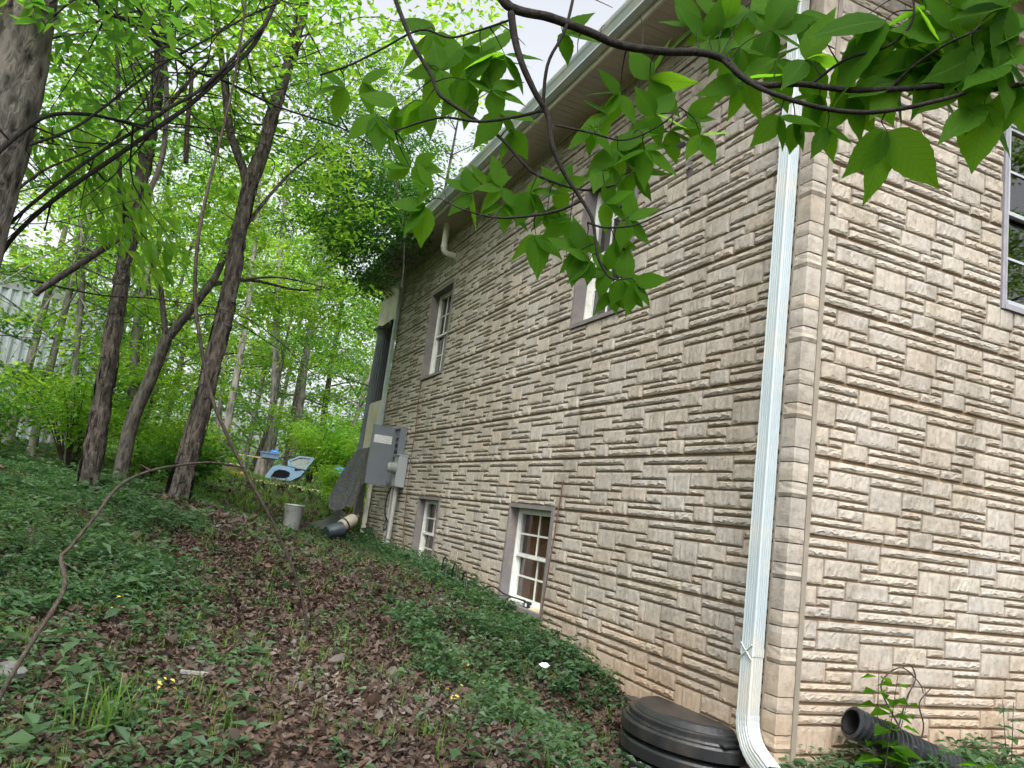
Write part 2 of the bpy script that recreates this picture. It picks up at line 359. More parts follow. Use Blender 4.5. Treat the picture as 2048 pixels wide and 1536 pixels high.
def add_veins(mt):
    nt = mt.node_tree; L = nt.links.new; tc = N(nt, 'ShaderNodeTexCoord'); sx = N(nt, 'ShaderNodeSeparateXYZ'); L(tc.outputs['Object'], sx.inputs[0])
    ab = N(nt, 'ShaderNodeMath', operation='ABSOLUTE'); L(sx.outputs['Y'], ab.inputs[0])
    k = N(nt, 'ShaderNodeMath', operation='MULTIPLY_ADD'); L(ab.outputs[0], k.inputs[0]); k.inputs[1].default_value = -.9; L(sx.outputs['X'], k.inputs[2])
    si = N(nt, 'ShaderNodeMath', operation='PINGPONG'); L(k.outputs[0], si.inputs[0]); si.inputs[1].default_value = .055
    r1 = ramp(nt, [(0.0, (1, 1, 1)), (0.010, (0, 0, 0))]); L(si.outputs[0], r1.inputs[0])
    r2 = ramp(nt, [(0.006, (1, 1, 1)), (0.014, (0, 0, 0))]); L(ab.outputs[0], r2.inputs[0])
    mx = N(nt, 'ShaderNodeMath', operation='MAXIMUM'); L(r1.outputs[0], mx.inputs[0]); L(r2.outputs[0], mx.inputs[1])
    b = nt.nodes['Principled BSDF']; src = b.inputs['Base Color'].links[0].from_socket
    tr = [n for n in nt.nodes if n.type == 'BSDF_TRANSLUCENT'][0]; st = tr.inputs['Color'].links[0].from_socket
    for so, to, c in ((src, b.inputs['Base Color'], (.09, .19, .03, 1)), (st, tr.inputs['Color'], (.05, .17, .01, 1))):
        m_ = N(nt, 'ShaderNodeMix', data_type='RGBA'); f = N(nt, 'ShaderNodeMath', operation='MULTIPLY'); f.inputs[1].default_value = .55; L(mx.outputs[0], f.inputs[0]); L(f.outputs[0], m_.inputs[0]); L(so, m_.inputs[6]); m_.inputs[7].default_value = c; L(m_.outputs[2], to)
    return mt
add_veins(M['leaf_near'])
_nt = M['leaf_near'].node_tree; _oi = N(_nt, 'ShaderNodeObjectInfo')
for _n in list(_nt.nodes):
    if _n.type == 'MATH' and _n.operation == 'MULTIPLY_ADD' and _n.inputs[0].links and _n.inputs[0].links[0].from_node.type == 'NEW_GEOMETRY': _nt.links.new(_oi.outputs['Random'], _n.inputs[0])
M['leaf_bright'] = leaf_mat('bright_leaf', [(0.05, 0.13, 0.014), (0.09, 0.19, 0.02), (0.15, 0.23, 0.022)],
                            [(0.16, 0.46, 0.035), (0.36, 0.66, 0.05), (0.62, 0.76, 0.08)], 0.58, 0.55)
M['leaf_mid'] = leaf_mat('green_leaf', [(0.03, 0.085, 0.014), (0.05, 0.12, 0.018), (0.08, 0.15, 0.02)],
                         [(0.08, 0.27, 0.03), (0.17, 0.42, 0.04), (0.34, 0.56, 0.05)], 0.55, 0.5)
M['leaf_dark'] = leaf_mat('dark_leaf', [(0.02, 0.05, 0.012), (0.03, 0.08, 0.016), (0.045, 0.10, 0.02)],
                          [(0.05, 0.18, 0.02), (0.09, 0.28, 0.025), (0.14, 0.36, 0.03)], 0.45, 0.35)
M['ivy'] = leaf_mat('ground_leaf', [(0.025, 0.06, 0.025), (0.05, 0.10, 0.045), (0.085, 0.145, 0.06)],
                    [(0.06, 0.17, 0.05), (0.11, 0.25, 0.07), (0.20, 0.34, 0.07)], 0.38, 0.5)
M['grass'] = leaf_mat('grass_blade', [(0.05, 0.11, 0.02), (0.08, 0.15, 0.028), (0.14, 0.19, 0.04)],
                      [(0.12, 0.32, 0.03), (0.2, 0.42, 0.04), (0.32, 0.46, 0.06)], 0.4, 0.5)
M['yellow'] = leaf_mat('yellow_leaf', [(0.5, 0.42, 0.05), (0.6, 0.5, 0.1)], [(0.5, 0.42, 0.05), (0.6, 0.5, 0.1)], 0.3)
M['litter'] = leaf_mat('dead_leaf', [(0.013, 0.009, 0.007), (0.028, 0.018, 0.014), (0.05, 0.035, 0.028), (0.085, 0.052, 0.035), (0.10, 0.088, 0.08), (0.22, 0.175, 0.14)],
                       [(0.05, 0.02, 0.01), (0.1, 0.05, 0.02)], 0.1, 0.7)
M['dead_leaf'] = M['litter']

# ------------------------------------------------------------------ ground
GC = np.array([(-3.25,-3.47,-1.15),(-3.6,-.2,-.74),(-2.6,-.2,-.72),(-1.8,-.2,-.76),(-1.2,.3,-.80),(0,0,-.84),(-.45,.6,-1.16),(-.6,0.05,-1.08),(-.15,1.6,-.76),(-.15,2.8,-.62),
    (-.15,4.2,-.50),(-.15,5.4,-.42),(-.15,7.2,-.47),(-.15,8.6,-.42),(-.15,10,-.32),(-3.2,1.85,-.44),(-2.6,3.4,-.28),(-1.3,3,-.48),(-1.2,6,-.38),(-1.43,8.7,-.30),(-3.13,5.6,.08),(-4,5.5,.05),
    (-6,10,.25),(-8,20,.7),(-1.9,11,-.12),(-1.77,13,.05),(-.6,17.4,.44),(0,21.3,.5),(5,25,.5),(-6,16,.55),(-10,5,.1),(-8,-2,-.6),(0,60,1.0),(-25,40,1.2),(30,20,.2),(20,-10,-1),(-3,-15,-1.6),
    (2,12,-.1),(.5,-.15,-.77),(1,-.1,-.77),(2.5,-.1,-.80),(6,-.5,-.9),(1,-1,-.86),(1,-2,-.98),(0,-1.2,-.95),(-40,-10,0),(40,60,1),(0,110,1.5),(-60,80,1.5),(60,-40,-1)])
def _tps(r): return np.where(r > 1e-9, r * r * np.log(np.maximum(r, 1e-9)), 0)
_n = len(GC); _K = _tps(np.linalg.norm(GC[:, None, :2] - GC[None, :, :2], axis=2)) + np.eye(_n) * 0.05
_P = np.c_[np.ones(_n), GC[:, :2]]
_A = np.block([[_K, _P], [_P.T, np.zeros((3, 3))]]); _W = np.linalg.solve(_A, np.r_[GC[:, 2], 0, 0, 0])
def gz(x, y):
    x = np.atleast_1d(np.asarray(x, float)); y = np.atleast_1d(np.asarray(y, float))
    q = np.stack([x, y], 1); out = np.empty(len(q))
    for i in range(0, len(q), 20000):
        s = q[i:i+20000]; d = np.linalg.norm(s[:, None] - GC[None, :, :2], axis=2)
        out[i:i+20000] = _tps(d) @ _W[:_n] + _W[_n] + s @ _W[_n+1:]
    out += 0.02 * np.sin(x * 3.1 + y * 1.7) * np.sin(y * 2.3 - x * 1.1) + 0.012 * np.sin(x * 7.3) * np.sin(y * 6.1 + 1)
    return out
def g1(x, y): return float(gz([x], [y])[0])
def gp(x, y, dz=0.0): return np.array([x, y, g1(x, y) + dz])

def axis_pts(a, b, fa, fb, fine, coarse_k=1.22):
    c = list(np.arange(fa, fb + fine / 2, fine)); s = fine; x = fb
    while x < b: s *= coarse_k; x += s; c.append(min(x, b))
    s = fine; x = fa
    while x > a: s *= coarse_k; x -= s; c.insert(0, max(x, a))
    return np.array(c)
gx = axis_pts(-150, 150, -7, 3, 0.12); gy = axis_pts(-80, 200, -3, 20, 0.14)
X, Y = np.meshgrid(gx, gy, indexing='ij'); Z = gz(X.ravel(), Y.ravel())
Z += np.where((X.ravel() > -6) & (X.ravel() < 2) & (Y.ravel() < 14), rng.normal(0, 0.006, Z.size), 0)
ny = len(gy); I, J = np.meshgrid(np.arange(len(gx) - 1), np.arange(ny - 1), indexing='ij'); b0 = (I * ny + J).ravel()
def ground_mat():
    mt, nt, b, L = new_mat('forest_soil')
    ge = N(nt, 'ShaderNodeNewGeometry')
    n1 = N(nt, 'ShaderNodeTexNoise'); n1.inputs['Scale'].default_value = 14; n1.inputs['Detail'].default_value = 8; n1.inputs['Roughness'].default_value = 0.7; L(ge.outputs['Position'], n1.inputs['Vector'])
    r1 = ramp(nt, [(0.3, (0.03, 0.02, 0.014)), (0.5, (0.075, 0.05, 0.036)), (0.72, (0.16, 0.11, 0.08))]); L(n1.outputs['Fac'], r1.inputs[0])
    n2 = N(nt, 'ShaderNodeTexNoise'); n2.inputs['Scale'].default_value = 0.8; n2.inputs['Detail'].default_value = 6; L(ge.outputs['Position'], n2.inputs['Vector'])
    r2 = ramp(nt, [(0.45, (0, 0, 0)), (0.6, (1, 1, 1))]); L(n2.outputs['Fac'], r2.inputs[0])
    mx = N(nt, 'ShaderNodeMix', data_type='RGBA'); L(r2.outputs[0], mx.inputs[0]); L(r1.outputs[0], mx.inputs[6]); mx.inputs[7].default_value = (0.05, 0.075, 0.022, 1)
    L(mx.outputs[2], b.inputs['Base Color']); b.inputs['Roughness'].default_value = 0.95; b.inputs['Specular IOR Level'].default_value = 0.15
    bp = N(nt, 'ShaderNodeBump'); bp.inputs['Strength'].default_value = 0.8; bp.inputs['Distance'].default_value = 0.03; L(n1.outputs['Fac'], bp.inputs['Height']); L(bp.outputs[0], b.inputs['Normal'])
    return mt
M['ground'] = ground_mat()
me = np_mesh('ground', np.stack([X.ravel(), Y.ravel(), Z], 1), np.stack([b0, b0 + ny, b0 + ny + 1, b0 + 1], 1), True, M['ground'])
tag(link_mesh('ground', me), kind='structure')

# dirt lane across the clearing
lane = smooth_path([(-6, 18.6), (-3.2, 17.2), (-1.2, 16.2), (0.8, 15.6), (4, 15.4)], 8)
vs = []; fs = []
for i, c in enumerate(lane):
    for k, s_ in enumerate((-.55, -.2, .2, .55)):
        x, y = c[0], c[1] + s_ * (1 + .15 * math.sin(i)); vs.append((x, y, g1(x, y) + 0.03))
for i in range(len(lane) - 1):
    for k in range(3): a = i * 4 + k; fs.append((a, a + 4, a + 5, a + 1))
M['clay'] = simple('red_clay_lane', (0.42, 0.31, 0.23), 0.95, var=0.25, scale=5, bump=0.4)
tag(link_mesh('path', np_mesh('path', vs, fs, True, M['clay'])), kind='structure')

# ------------------------------------------------------------------ house
PH, PW = 0.46, 1.04                    # one moulded siding panel
Z0 = 3.2315                            # a panel joint; the others follow every PH
PANEL = [(0,.255,.009,.115,0),(.262,1.034,.009,.059,1),(.265,.585,.066,.17,2),(.592,1.034,.066,.114,1),(.592,.858,.122,.272,3),(.866,1.142,.122,.226,4),(.112,.256,.122,.168,1),
 (.112,.585,.177,.230,1),(.345,.585,.238,.274,1),(.0,.338,.236,.346,5),(.345,.545,.281,.346,1),(.552,.818,.281,.390,5),(.866,1.034,.233,.273,1),(.826,1.034,.280,.341,4),(.826,.930,.348,.386,1),
 (.937,1.136,.348,.453,15),(.104,.545,.353,.391,1),(.104,.722,.398,.453,11),(.729,.930,.394,.453,11)]
WALL_TOP, WALL_BOT = 4.47, -1.25
house = empty('house', (0, 0, 0), 'stone-clad tan house with white gutters, seen from its near corner', 'house')

_sm = {}
def stone_mesh(w, h, kind, hi=True):
    """one moulded stone: front face over a ragged, undercut lower edge"""
    key = (round(w, 3), round(h, 3), kind, hi)
    if key in _sm: return _sm[key]
    rs = np.random.default_rng(abs(hash((round(w*1000), round(h*1000), kind))) % 2**31)
    lip = .007 if kind >= 10 else 0.0; kind = kind % 10
    g = 0.0015; x0, x1, y0, y1 = g, w - g, g, h - g; ins = 0.003
    nu = int(min(26, max(3, round(w / 0.02)))) if hi else int(min(14, max(3, round(w / 0.042))))
    mean, dev = {1: (.24, .10), 5: (.13, .06), 0: (.14, .07), 3: (.07, .03)}.get(kind, (.09, .04))
    rag = np.clip(mean + dev * rs.normal(0, 1, nu + 1), .04, .62); bow = rs.normal(0, .0011, nu + 1)
    if kind == 1 and nu > 6: rag = np.clip(rag + .06 * np.sin(np.linspace(0, rs.uniform(5, 11), nu + 1) + rs.uniform(0, 6)), .06, .62)
    fr = {1: .0195, 3: .0175, 5: .0175}  .get(kind, .0165) + lip; V = []; nv = 6
    for j in range(nv + 1):
        for i in range(nu + 1):
            u = i / nu; r_ = rag[i]
            v = (0, r_ * .45, r_, r_ + (.10 if kind == 1 else .045), .55 * (1 + r_), .86, 1.0)[j] if kind != 1 else (0, r_ * .5, r_, r_ + .12, (r_ + .12 + .86) / 2, .88, 1.0)[j]
            d = (.0105 + .002 * rs.random(), .0125 + .0035 * rs.random(), .0145 + .004 * rs.random(), fr, fr - (.001 if kind != 1 else .002), fr - (.0015 if kind != 1 else .004), fr - (.004 if kind != 1 else .007))[j] + (lip if j < 3 else 0)
            if 2 < j < nv: d += bow[i] + rs.normal(0, {1: .0014, 2: .0014, 0: .0014, 4: .0016}.get(kind, .0006))
            px = x0 + ins + (x1 - x0 - 2 * ins) * u; py = y0 + ins + (y1 - y0 - 2 * ins) * min(v, 1)
            if 0 < i < nu and 0 < j < nv: px += rs.normal(0, .0022)
            if i in (0, nu): d = min(d, .0135)
            V.append((px, -d, py))
    n1 = nu + 1; Fc = []
    for j in range(nv):
        for i in range(nu): a = j * n1 + i; Fc.append((a, a + 1, a + n1 + 1, a + n1))
    # skirt back to the joint plane
    ring = [i for i in range(n1)] + [j * n1 + nu for j in range(1, nv + 1)] + [nv * n1 + i for i in range(nu - 1, -1, -1)] + [j * n1 for j in range(nv - 1, 0, -1)]
    b = len(V)
    for r_ in ring:
        p = V[r_]; ex = x0 if p[0] < x0 + 2 * ins and r_ % n1 == 0 else (x1 if r_ % n1 == nu else p[0]); j_ = r_ // n1
        ey = y0 if j_ == 0 else (y1 if j_ == nv else p[2]); V.append((ex, 0.002, ey))
    for k in range(len(ring)):
        a, c = ring[k], ring[(k + 1) % len(ring)]; Fc.append((a, b + k, b + (k + 1) % len(ring), c))
    Fc = [f[::-1] if k >= nu * nv and False else f for k, f in enumerate(Fc)]
    V = np.array(V, np.float32)
    _sm[key] = (V, np.array(Fc, np.int32), [None])
    return _sm[key]

def subtract(rects, cut):
    out = []
    for (a0, a1, b0, b1) in rects:
        c0, c1, d0, d1 = cut
        if a1 <= c0 or a0 >= c1 or b1 <= d0 or b0 >= d1: out.append((a0, a1, b0, b1)); continue
        if a0 < c0: out.append((a0, c0, b0, b1))
        if a1 > c1: out.append((c1, a1, b0, b1))
        m0, m1 = max(a0, c0), min(a1, c1)
        if b0 < d0: out.append((m0, m1, b0, d0))
        if b1 > d1: out.append((m0, m1, d1, b1))
    return [r for r in out if r[1] - r[0] > 0.014 and r[3] - r[2] > 0.014]

# windows: (wall, lo, hi, z0, z1): left wall uses y, right wall uses x
WIN_L = [(2.08, 3.03, 2.21, 3.62), (6.97, 7.98, 2.24, 3.59), (2.96, 3.93, -.49, .465), (6.24, 7.14, -.50, .445)]
WIN_R = [(1.74, 2.70, 2.21, 3.61), (5.0, 5.95, 2.21, 3.61)]
ROW_L = {0: 1.15, 1: .59, 2: .20, 3: .73, 4: 1.16, 5: .78, 6: .63, 7: .98, 8: .47, 9: .1, -1: .8, -2: .35, -3: 1.0}
ROW_R = {0: .66, 1: .2, 2: .99, 3: .25, 4: .46, 5: 0.0, 6: .44, 7: 1.02, 8: .58, 9: .3, -1: .8, -2: .1, -3: .5}
LEN_L, LEN_R = 10.0, 7.0
stones = []   # (score, wall, u, z, w, h, kind, clipped)
for wall in 'LR':
    rows = ROW_L if wall == 'L' else ROW_R; wins = WIN_L if wall == 'L' else WIN_R; length = LEN_L if wall == 'L' else LEN_R
    for k, off in rows.items():
        zt = Z0 - k * PH
        if zt - PH > WALL_TOP or zt < WALL_BOT + .1: continue
        # u runs left to right as seen from outside; left wall: u = -y, right wall: u = x
        u_s1 = -off if wall == 'L' else off
        ulo, uhi = (-length, -0.10) if wall == 'L' else (0.125, length)
        kk0 = int(math.floor((ulo - u_s1) / PW)) - 2; kk1 = int(math.ceil((uhi - u_s1) / PW)) + 1
        for kk in range(kk0, kk1):
            for (a0, a1, b0, b1, kind) in PANEL:
                r0 = (u_s1 + kk * PW + a0, u_s1 + kk * PW + a1, zt - b1, zt - b0)
                rc = [r0]
                rc = subtract(rc, (-99, ulo, -99, 99)); rc = subtract(rc, (uhi, 99, -99, 99)); rc = subtract(rc, (-99, 99, WALL_TOP - .005, 99))
                for (w0, w1, z0, z1) in wins:
                    c = (-w1, -w0) if wall == 'L' else (w0, w1)
                    rc = subtract(rc, (c[0] - .028, c[1] + .028, z0 - .028, z1 + .028))
                for r_ in rc:
                    uc, zc = (r_[0] + r_[1]) / 2, (r_[2] + r_[3]) / 2
                    P = np.array([0, -uc, zc]) if wall == 'L' else np.array([uc, 0, zc])
                    d = P - CAM; dist = np.linalg.norm(d); cosn = abs(d[0] if wall == 'L' else d[1]) / dist
                    wz = d @ C_F; px = 1024 + F_PX * (d @ C_R) / wz; py = 768 - F_PX * (d @ C_U) / wz
                    area = (r_[1] - r_[0]) * (r_[3] - r_[2]) * cosn / dist ** 2
                    vis = 0 < px < 2048 and 0 < py < 1500 and zc > -0.95
                    stones.append((area if vis else area * 1e-4, wall, r_, kind))
stones.sort(key=lambda t: -t[0])
def wall_rects(lo, hi, wins, z0, z1):
    rc = [(lo, hi, z0, z1)]
    for (a, b, c, d) in wins: rc = subtract(rc, (a, b, c, d))
    return rc
mb = MB()
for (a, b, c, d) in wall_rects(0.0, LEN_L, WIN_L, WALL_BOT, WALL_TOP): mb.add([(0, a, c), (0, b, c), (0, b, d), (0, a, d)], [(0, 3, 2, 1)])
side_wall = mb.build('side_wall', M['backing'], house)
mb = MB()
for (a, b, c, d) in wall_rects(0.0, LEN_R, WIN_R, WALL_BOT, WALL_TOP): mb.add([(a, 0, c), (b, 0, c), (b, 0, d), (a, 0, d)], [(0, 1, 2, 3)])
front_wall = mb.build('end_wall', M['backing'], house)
mb = MB()     # the two walls out of sight, the inner floor between the storeys
mb.add([(LEN_R, 0, WALL_BOT), (LEN_R, LEN_L, WALL_BOT), (LEN_R, LEN_L, WALL_TOP), (LEN_R, 0, WALL_TOP)], [(0, 1, 2, 3)])
mb.add([(0, LEN_L, WALL_BOT), (LEN_R, LEN_L, WALL_BOT), (LEN_R, LEN_L, WALL_TOP), (0, LEN_L, WALL_TOP)], [(3, 2, 1, 0)])
mb.box((0.2, 0.2, 1.15), (LEN_R - .05, LEN_L - .05, 1.35)); mb.box((0.05, 0.05, WALL_TOP + .01), (LEN_R - .05, LEN_L - .05, WALL_TOP + .03))
mb.build('rear_wall', M['inner'], house)
N_IND = 300
accV, accF, nb = [], [], 0
for i, (_, wall, r_, kind) in enumerate(stones):
    wd, ht = r_[1] - r_[0], r_[3] - r_[2]
    V, Fc, cache = stone_mesh(wd, ht, kind, i < 900)
    if i < N_IND:
        if cache[0] is None: cache[0] = np_mesh('stone', V, Fc, False, M['stone'])
        o = link_mesh('stone', cache[0], None, side_wall if wall == 'L' else front_wall)
        if wall == 'L': o.location = (0, -r_[0], r_[2]); o.rotation_euler = (0, 0, -math.pi / 2)
        else: o.location = (r_[0], 0, r_[2])
    else:
        if wall == 'L': W = np.stack([V[:, 1], -r_[0] - V[:, 0], V[:, 2] + r_[2]], 1)
        else: W = np.stack([V[:, 0] + r_[0], V[:, 1], V[:, 2] + r_[2]], 1)
        accV.append(W); accF.append(Fc + nb); nb += len(V)
o = link_mesh('stone_courses', np_mesh('stone_courses', np.concatenate(accV), np.concatenate(accF), False, M['stone']), None, house); tag(o, kind='stuff')

# corner post of moulded quoins
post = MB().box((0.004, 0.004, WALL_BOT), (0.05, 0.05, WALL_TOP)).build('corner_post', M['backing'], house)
def quoin(h, rough, seed):
    rs = np.random.default_rng(seed); g = .003; a = .088; t = .027; ch = .004
    n = 4 if rough else 3; zs = np.linspace(g, h - g, n + 1); V = []; Fc = []
    for j, z in enumerate(zs):
        e = j in (0, n); k = (.004 if e else 0) + (rs.random() * .005 if rough else rs.random() * .0012)
        q = t - k
        pts = [(a, 0.0), (a, -q + .003), (a * .62, -q + rs.normal(0, .0015)), (ch - q, -q), (-q, ch - q), (-q + rs.normal(0, .0015), a * .62), (-q + .003, a), (0.0, a)]
        V += [(p[0], p[1], z) for p in pts]
    for j in range(n):
        for i in range(7): b = j * 8 + i; Fc.append((b, b + 8, b + 9, b + 1))
    m_ = bpy.data.meshes.new('corner_stone')
    tops = [tuple(range(8)), tuple(range(n * 8, n * 8 + 8))[::-1]]
    m_.from_pydata(V, [], Fc + tops); m_.materials.append(M['stone']); m_.update(); return m_
QM = [(0.172, quoin(.172, False, 1)), (.086, quoin(.086, True, 2)), (.112, quoin(.112, False, 3)), (.090, quoin(.090, True, 4))]
for k in range(-3, 10):
    z = Z0 - k * PH + 0.2
    for h_, m_ in QM:
        z -= h_
        if -1.1 < z < WALL_TOP - .1: link_mesh('corner_stone', m_, None, post).location = (0, 0, z)
MB().box((0.089, -0.030, WALL_BOT), (0.122, 0.0, WALL_TOP - .01)).build('corner_channel', M['post_trim'], house)
MB().box((-0.024, 0.089, WALL_BOT), (0.0, 0.099, WALL_TOP - .01)).build('corner_channel', M['post_trim'], house)

# windows
def window(wall, lo, hi, z0, z1, depth, cols, rows, curtain, name_label=None, trim=None, sashm=None):
    SM = sashm or M['sash']
    """u along the wall (left to right from outside), v up, n outward; w() maps to world"""
    if wall == 'L': u0, u1 = -hi, -lo; W = lambda u, v, n: (-n, -u, v)
    else: u0, u1 = lo, hi; W = lambda u, v, n: (u, -n, v)
    def bx(mb, a, b, bev=0.0): mb.box(W(*a), W(*b), bev); return mb
    t = .014; mb = MB()
    for (a, b) in (((u0, z0, -depth), (u0 + t, z1, .026)), ((u1 - t, z0, -depth), (u1, z1, .026)), ((u0 + t, z1 - t, -depth), (u1 - t, z1, .026)), ((u0 + t, z0, -depth), (u1 - t, z0 + t, .030))): bx(mb, a, b)
    e = .026  # face flange
    for (a, b) in (((u0 - e, z0 - e, 0), (u0, z1 + e, .024)), ((u1, z0 - e, 0), (u1 + e, z1 + e, .024)), ((u0, z1, 0), (u1, z1 + e, .024)), ((u0, z0 - e, 0), (u1, z0, .033))): bx(mb, a, b)
    win = mb.build('window', trim or M['trim'], house)
    if name_label: win['label'] = name_label
    f = .03; a0, a1, b0, b1 = u0 + t, u1 - t, z0 + t, z1 - t; nb_, nf = -depth + .005, -depth + .055; mid = (b0 + b1) / 2
    mb = MB()
    for (a, b) in (((a0, b0, nb_ - .03), (a0 + f, b1, nf)), ((a1 - f, b0, nb_ - .03), (a1, b1, nf)), ((a0 + f, b1 - f, nb_ - .03), (a1 - f, b1, nf)), ((a0 + f, b0, nb_ - .03), (a1 - f, b0 + f, nf + .012))): bx(mb, a, b, .003)
    mb.build('frame', SM, win)
    for (s0, s1, dn) in ((mid - .018, b1 - f, .012), (b0 + f, mid + .02, -.018)):
        c0, c1 = a0 + f, a1 - f; g = .025; q0, q1 = nb_ + dn, nb_ + dn + .026; mb = MB()
        for (a, b) in (((c0, s0, q0), (c0 + g, s1, q1)), ((c1 - g, s0, q0), (c1, s1, q1)), ((c0 + g, s1 - g, q0), (c1 - g, s1, q1)), ((c0 + g, s0, q0), (c1 - g, s0 + g + .006, q1))): bx(mb, a, b, .002)
        mb.build('sash', SM, win)
        p0, p1, v0, v1 = c0 + g, c1 - g, s0 + g + .006, s1 - g; bw = .009
        for i in range(1, cols): x = p0 + (p1 - p0) * i / cols; bx(MB(), (x - bw, v0, q0 + .006), (x + bw, v1, q0 + .0155)).build('muntin', SM, win)
        for j in range(1, rows):
            y = v0 + (v1 - v0) * j / rows
            for i in range(cols):
                xa, xb = p0 + (p1 - p0) * i / cols + (bw if i else 0), p0 + (p1 - p0) * (i + 1) / cols - (bw if i < cols - 1 else 0)
                bx(MB(), (xa, y - bw, q0 + .007), (xb, y + bw, q0 + .0145)).build('muntin', SM, win)
        for i in range(cols):
            for j in range(rows):
                xa, xb = p0 + (p1 - p0) * i / cols, p0 + (p1 - p0) * (i + 1) / cols; ya, yb = v0 + (v1 - v0) * j / rows, v0 + (v1 - v0) * (j + 1) / rows
                tl = [random.gauss(0, .0006) for _ in range(4)]
                MB().add([W(xa, ya, q0 + .004 + tl[0]), W(xb, ya, q0 + .004 + tl[1]), W(xb, yb, q0 + .004 + tl[2]), W(xa, yb, q0 + .004 + tl[3])], [(0, 1, 2, 3)]).build('pane', M['glass'], win)
    # blind just inside: pleated sheet over most of the opening
    if curtain:
        mb = MB(); n = 40; cu0, cu1 = a0 + .02, a0 + (a1 - a0) * curtain[1]; vs = []
        for i in range(n + 1):
            u = cu0 + (cu1 - cu0) * i / n; dn = -depth - .07 - .018 * (i % 2)
            vs += [W(u, b0, dn), W(u, b1, dn)]
        mb.add(vs, [(2*i, 2*i+2, 2*i+3, 2*i+1) for i in range(n)]); mb.build('blind', curtain[0], win)
    return win
window('L', *WIN_L[0], .15, 3, 2, (M['curtain_grey'], .35), 'upper side window half hidden by hanging leaves')
window('L', *WIN_L[1], .15, 3, 2, (M['curtain_grey'], .95), 'far upper side window')
window('L', *WIN_L[2], .13, 2, 2, (M['curtain_brown'], .97), 'near basement window with white grid and brown blind')
window('L', *WIN_L[3], .13, 2, 2, (M['curtain_brown'], .97), 'far basement window half buried in weeds')
window('R', *WIN_R[0], .045, 3, 2, None, 'upper end-wall window reflecting trees and sky', simple('pale_grey_vinyl', (.22, .22, .25), .45), simple('grey_sash', (.34, .36, .39), .45))
window('R', *WIN_R[1], .045, 3, 2, None, 'second end-wall window', simple('pale_grey_vinyl', (.22, .22, .25), .45), simple('grey_sash', (.34, .36, .39), .45))

# soffit, fascia, gutters, roof
OH = .42; YF = 11.9; SZ = WALL_TOP
mb = MB(); mb.box((-OH, -OH, SZ), (0.0, YF, SZ + .012)); mb.box((0.0, -OH, SZ), (LEN_R + OH, 0.0, SZ + .012)); mb.box((0, LEN_L, SZ), (LEN_R, YF, SZ + .012))
soff = mb.build('soffit', M['soffit'], house)
mb = MB(); y = -OH + .1
while y < YF - .03: mb.box((-OH + .01, y, SZ - .004), (-.02, y + .012, SZ - .0005)); y += .102
mb.build('soffit_ribs', M['soffit'], soff)
MB().box((-.03, 0.10, SZ - .045), (-.0255, LEN_L, SZ - .0008)).build('frieze_trim', M['soffit'], house)
MB().box((.125, -.10, SZ - .27), (LEN_R, -.031, SZ - .0008)).build('frieze_board', M['soffit'], house)
MB().box((-OH - .02, -OH - .02, SZ - .03), (-OH, YF, SZ + .17)).box((-OH, -OH - .02, SZ - .03), (LEN_R + OH, -OH, SZ + .17)).build('fascia', M['old_white'], house)
GP = [(0, 0.02), (0, .14), (-.118, .14), (-.125, .125), (-.118, .105), (-.105, .085), (-.085, .04), (-.085, .02)]
def gutter(o, ax, length_axis, L_): return MB().prism(GP, o, ax, (0, 0, 1), length_axis, L_)
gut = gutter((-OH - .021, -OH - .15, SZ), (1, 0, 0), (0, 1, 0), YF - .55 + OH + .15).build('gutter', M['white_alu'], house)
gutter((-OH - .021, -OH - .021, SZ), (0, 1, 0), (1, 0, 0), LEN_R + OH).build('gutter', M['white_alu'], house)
MB().box((-OH - .142, -OH - .15, SZ + .142), (-OH - .022, YF - .58, SZ + .146)).build('leaf_guard', M['old_white'], gut)
rx0, rx1, ry0, ry1, rz = -OH - .06, LEN_R + OH + .06, -OH - .06, YF + .06, SZ + .175
mb = MB(); hx = (rx0 + rx1) / 2; hh = (rx1 - rx0) / 2; rt = rz + hh * .5
mb.add([(rx0, ry0, rz), (rx1, ry0, rz), (rx1, ry1, rz), (rx0, ry1, rz), (hx, ry0 + hh, rt), (hx, ry1 - hh, rt)], [(0, 1, 4), (1, 2, 5, 4), (2, 3, 5), (3, 0, 4, 5)])
mb.add([(rx0, ry0, rz - .02), (rx1, ry0, rz - .02), (rx1, ry1, rz - .02), (rx0, ry1, rz - .02)], [(3, 2, 1, 0)])
for a, b in (((rx0, ry0), (rx1, ry0)), ((rx1, ry0), (rx1, ry1)), ((rx1, ry1), (rx0, ry1)), ((rx0, ry1), (rx0, ry0))): mb.add([(*a, rz - .02), (*b, rz - .02), (*b, rz), (*a, rz)], [(0, 1, 2, 3)])
mb.build('roof', M['roof'], house)

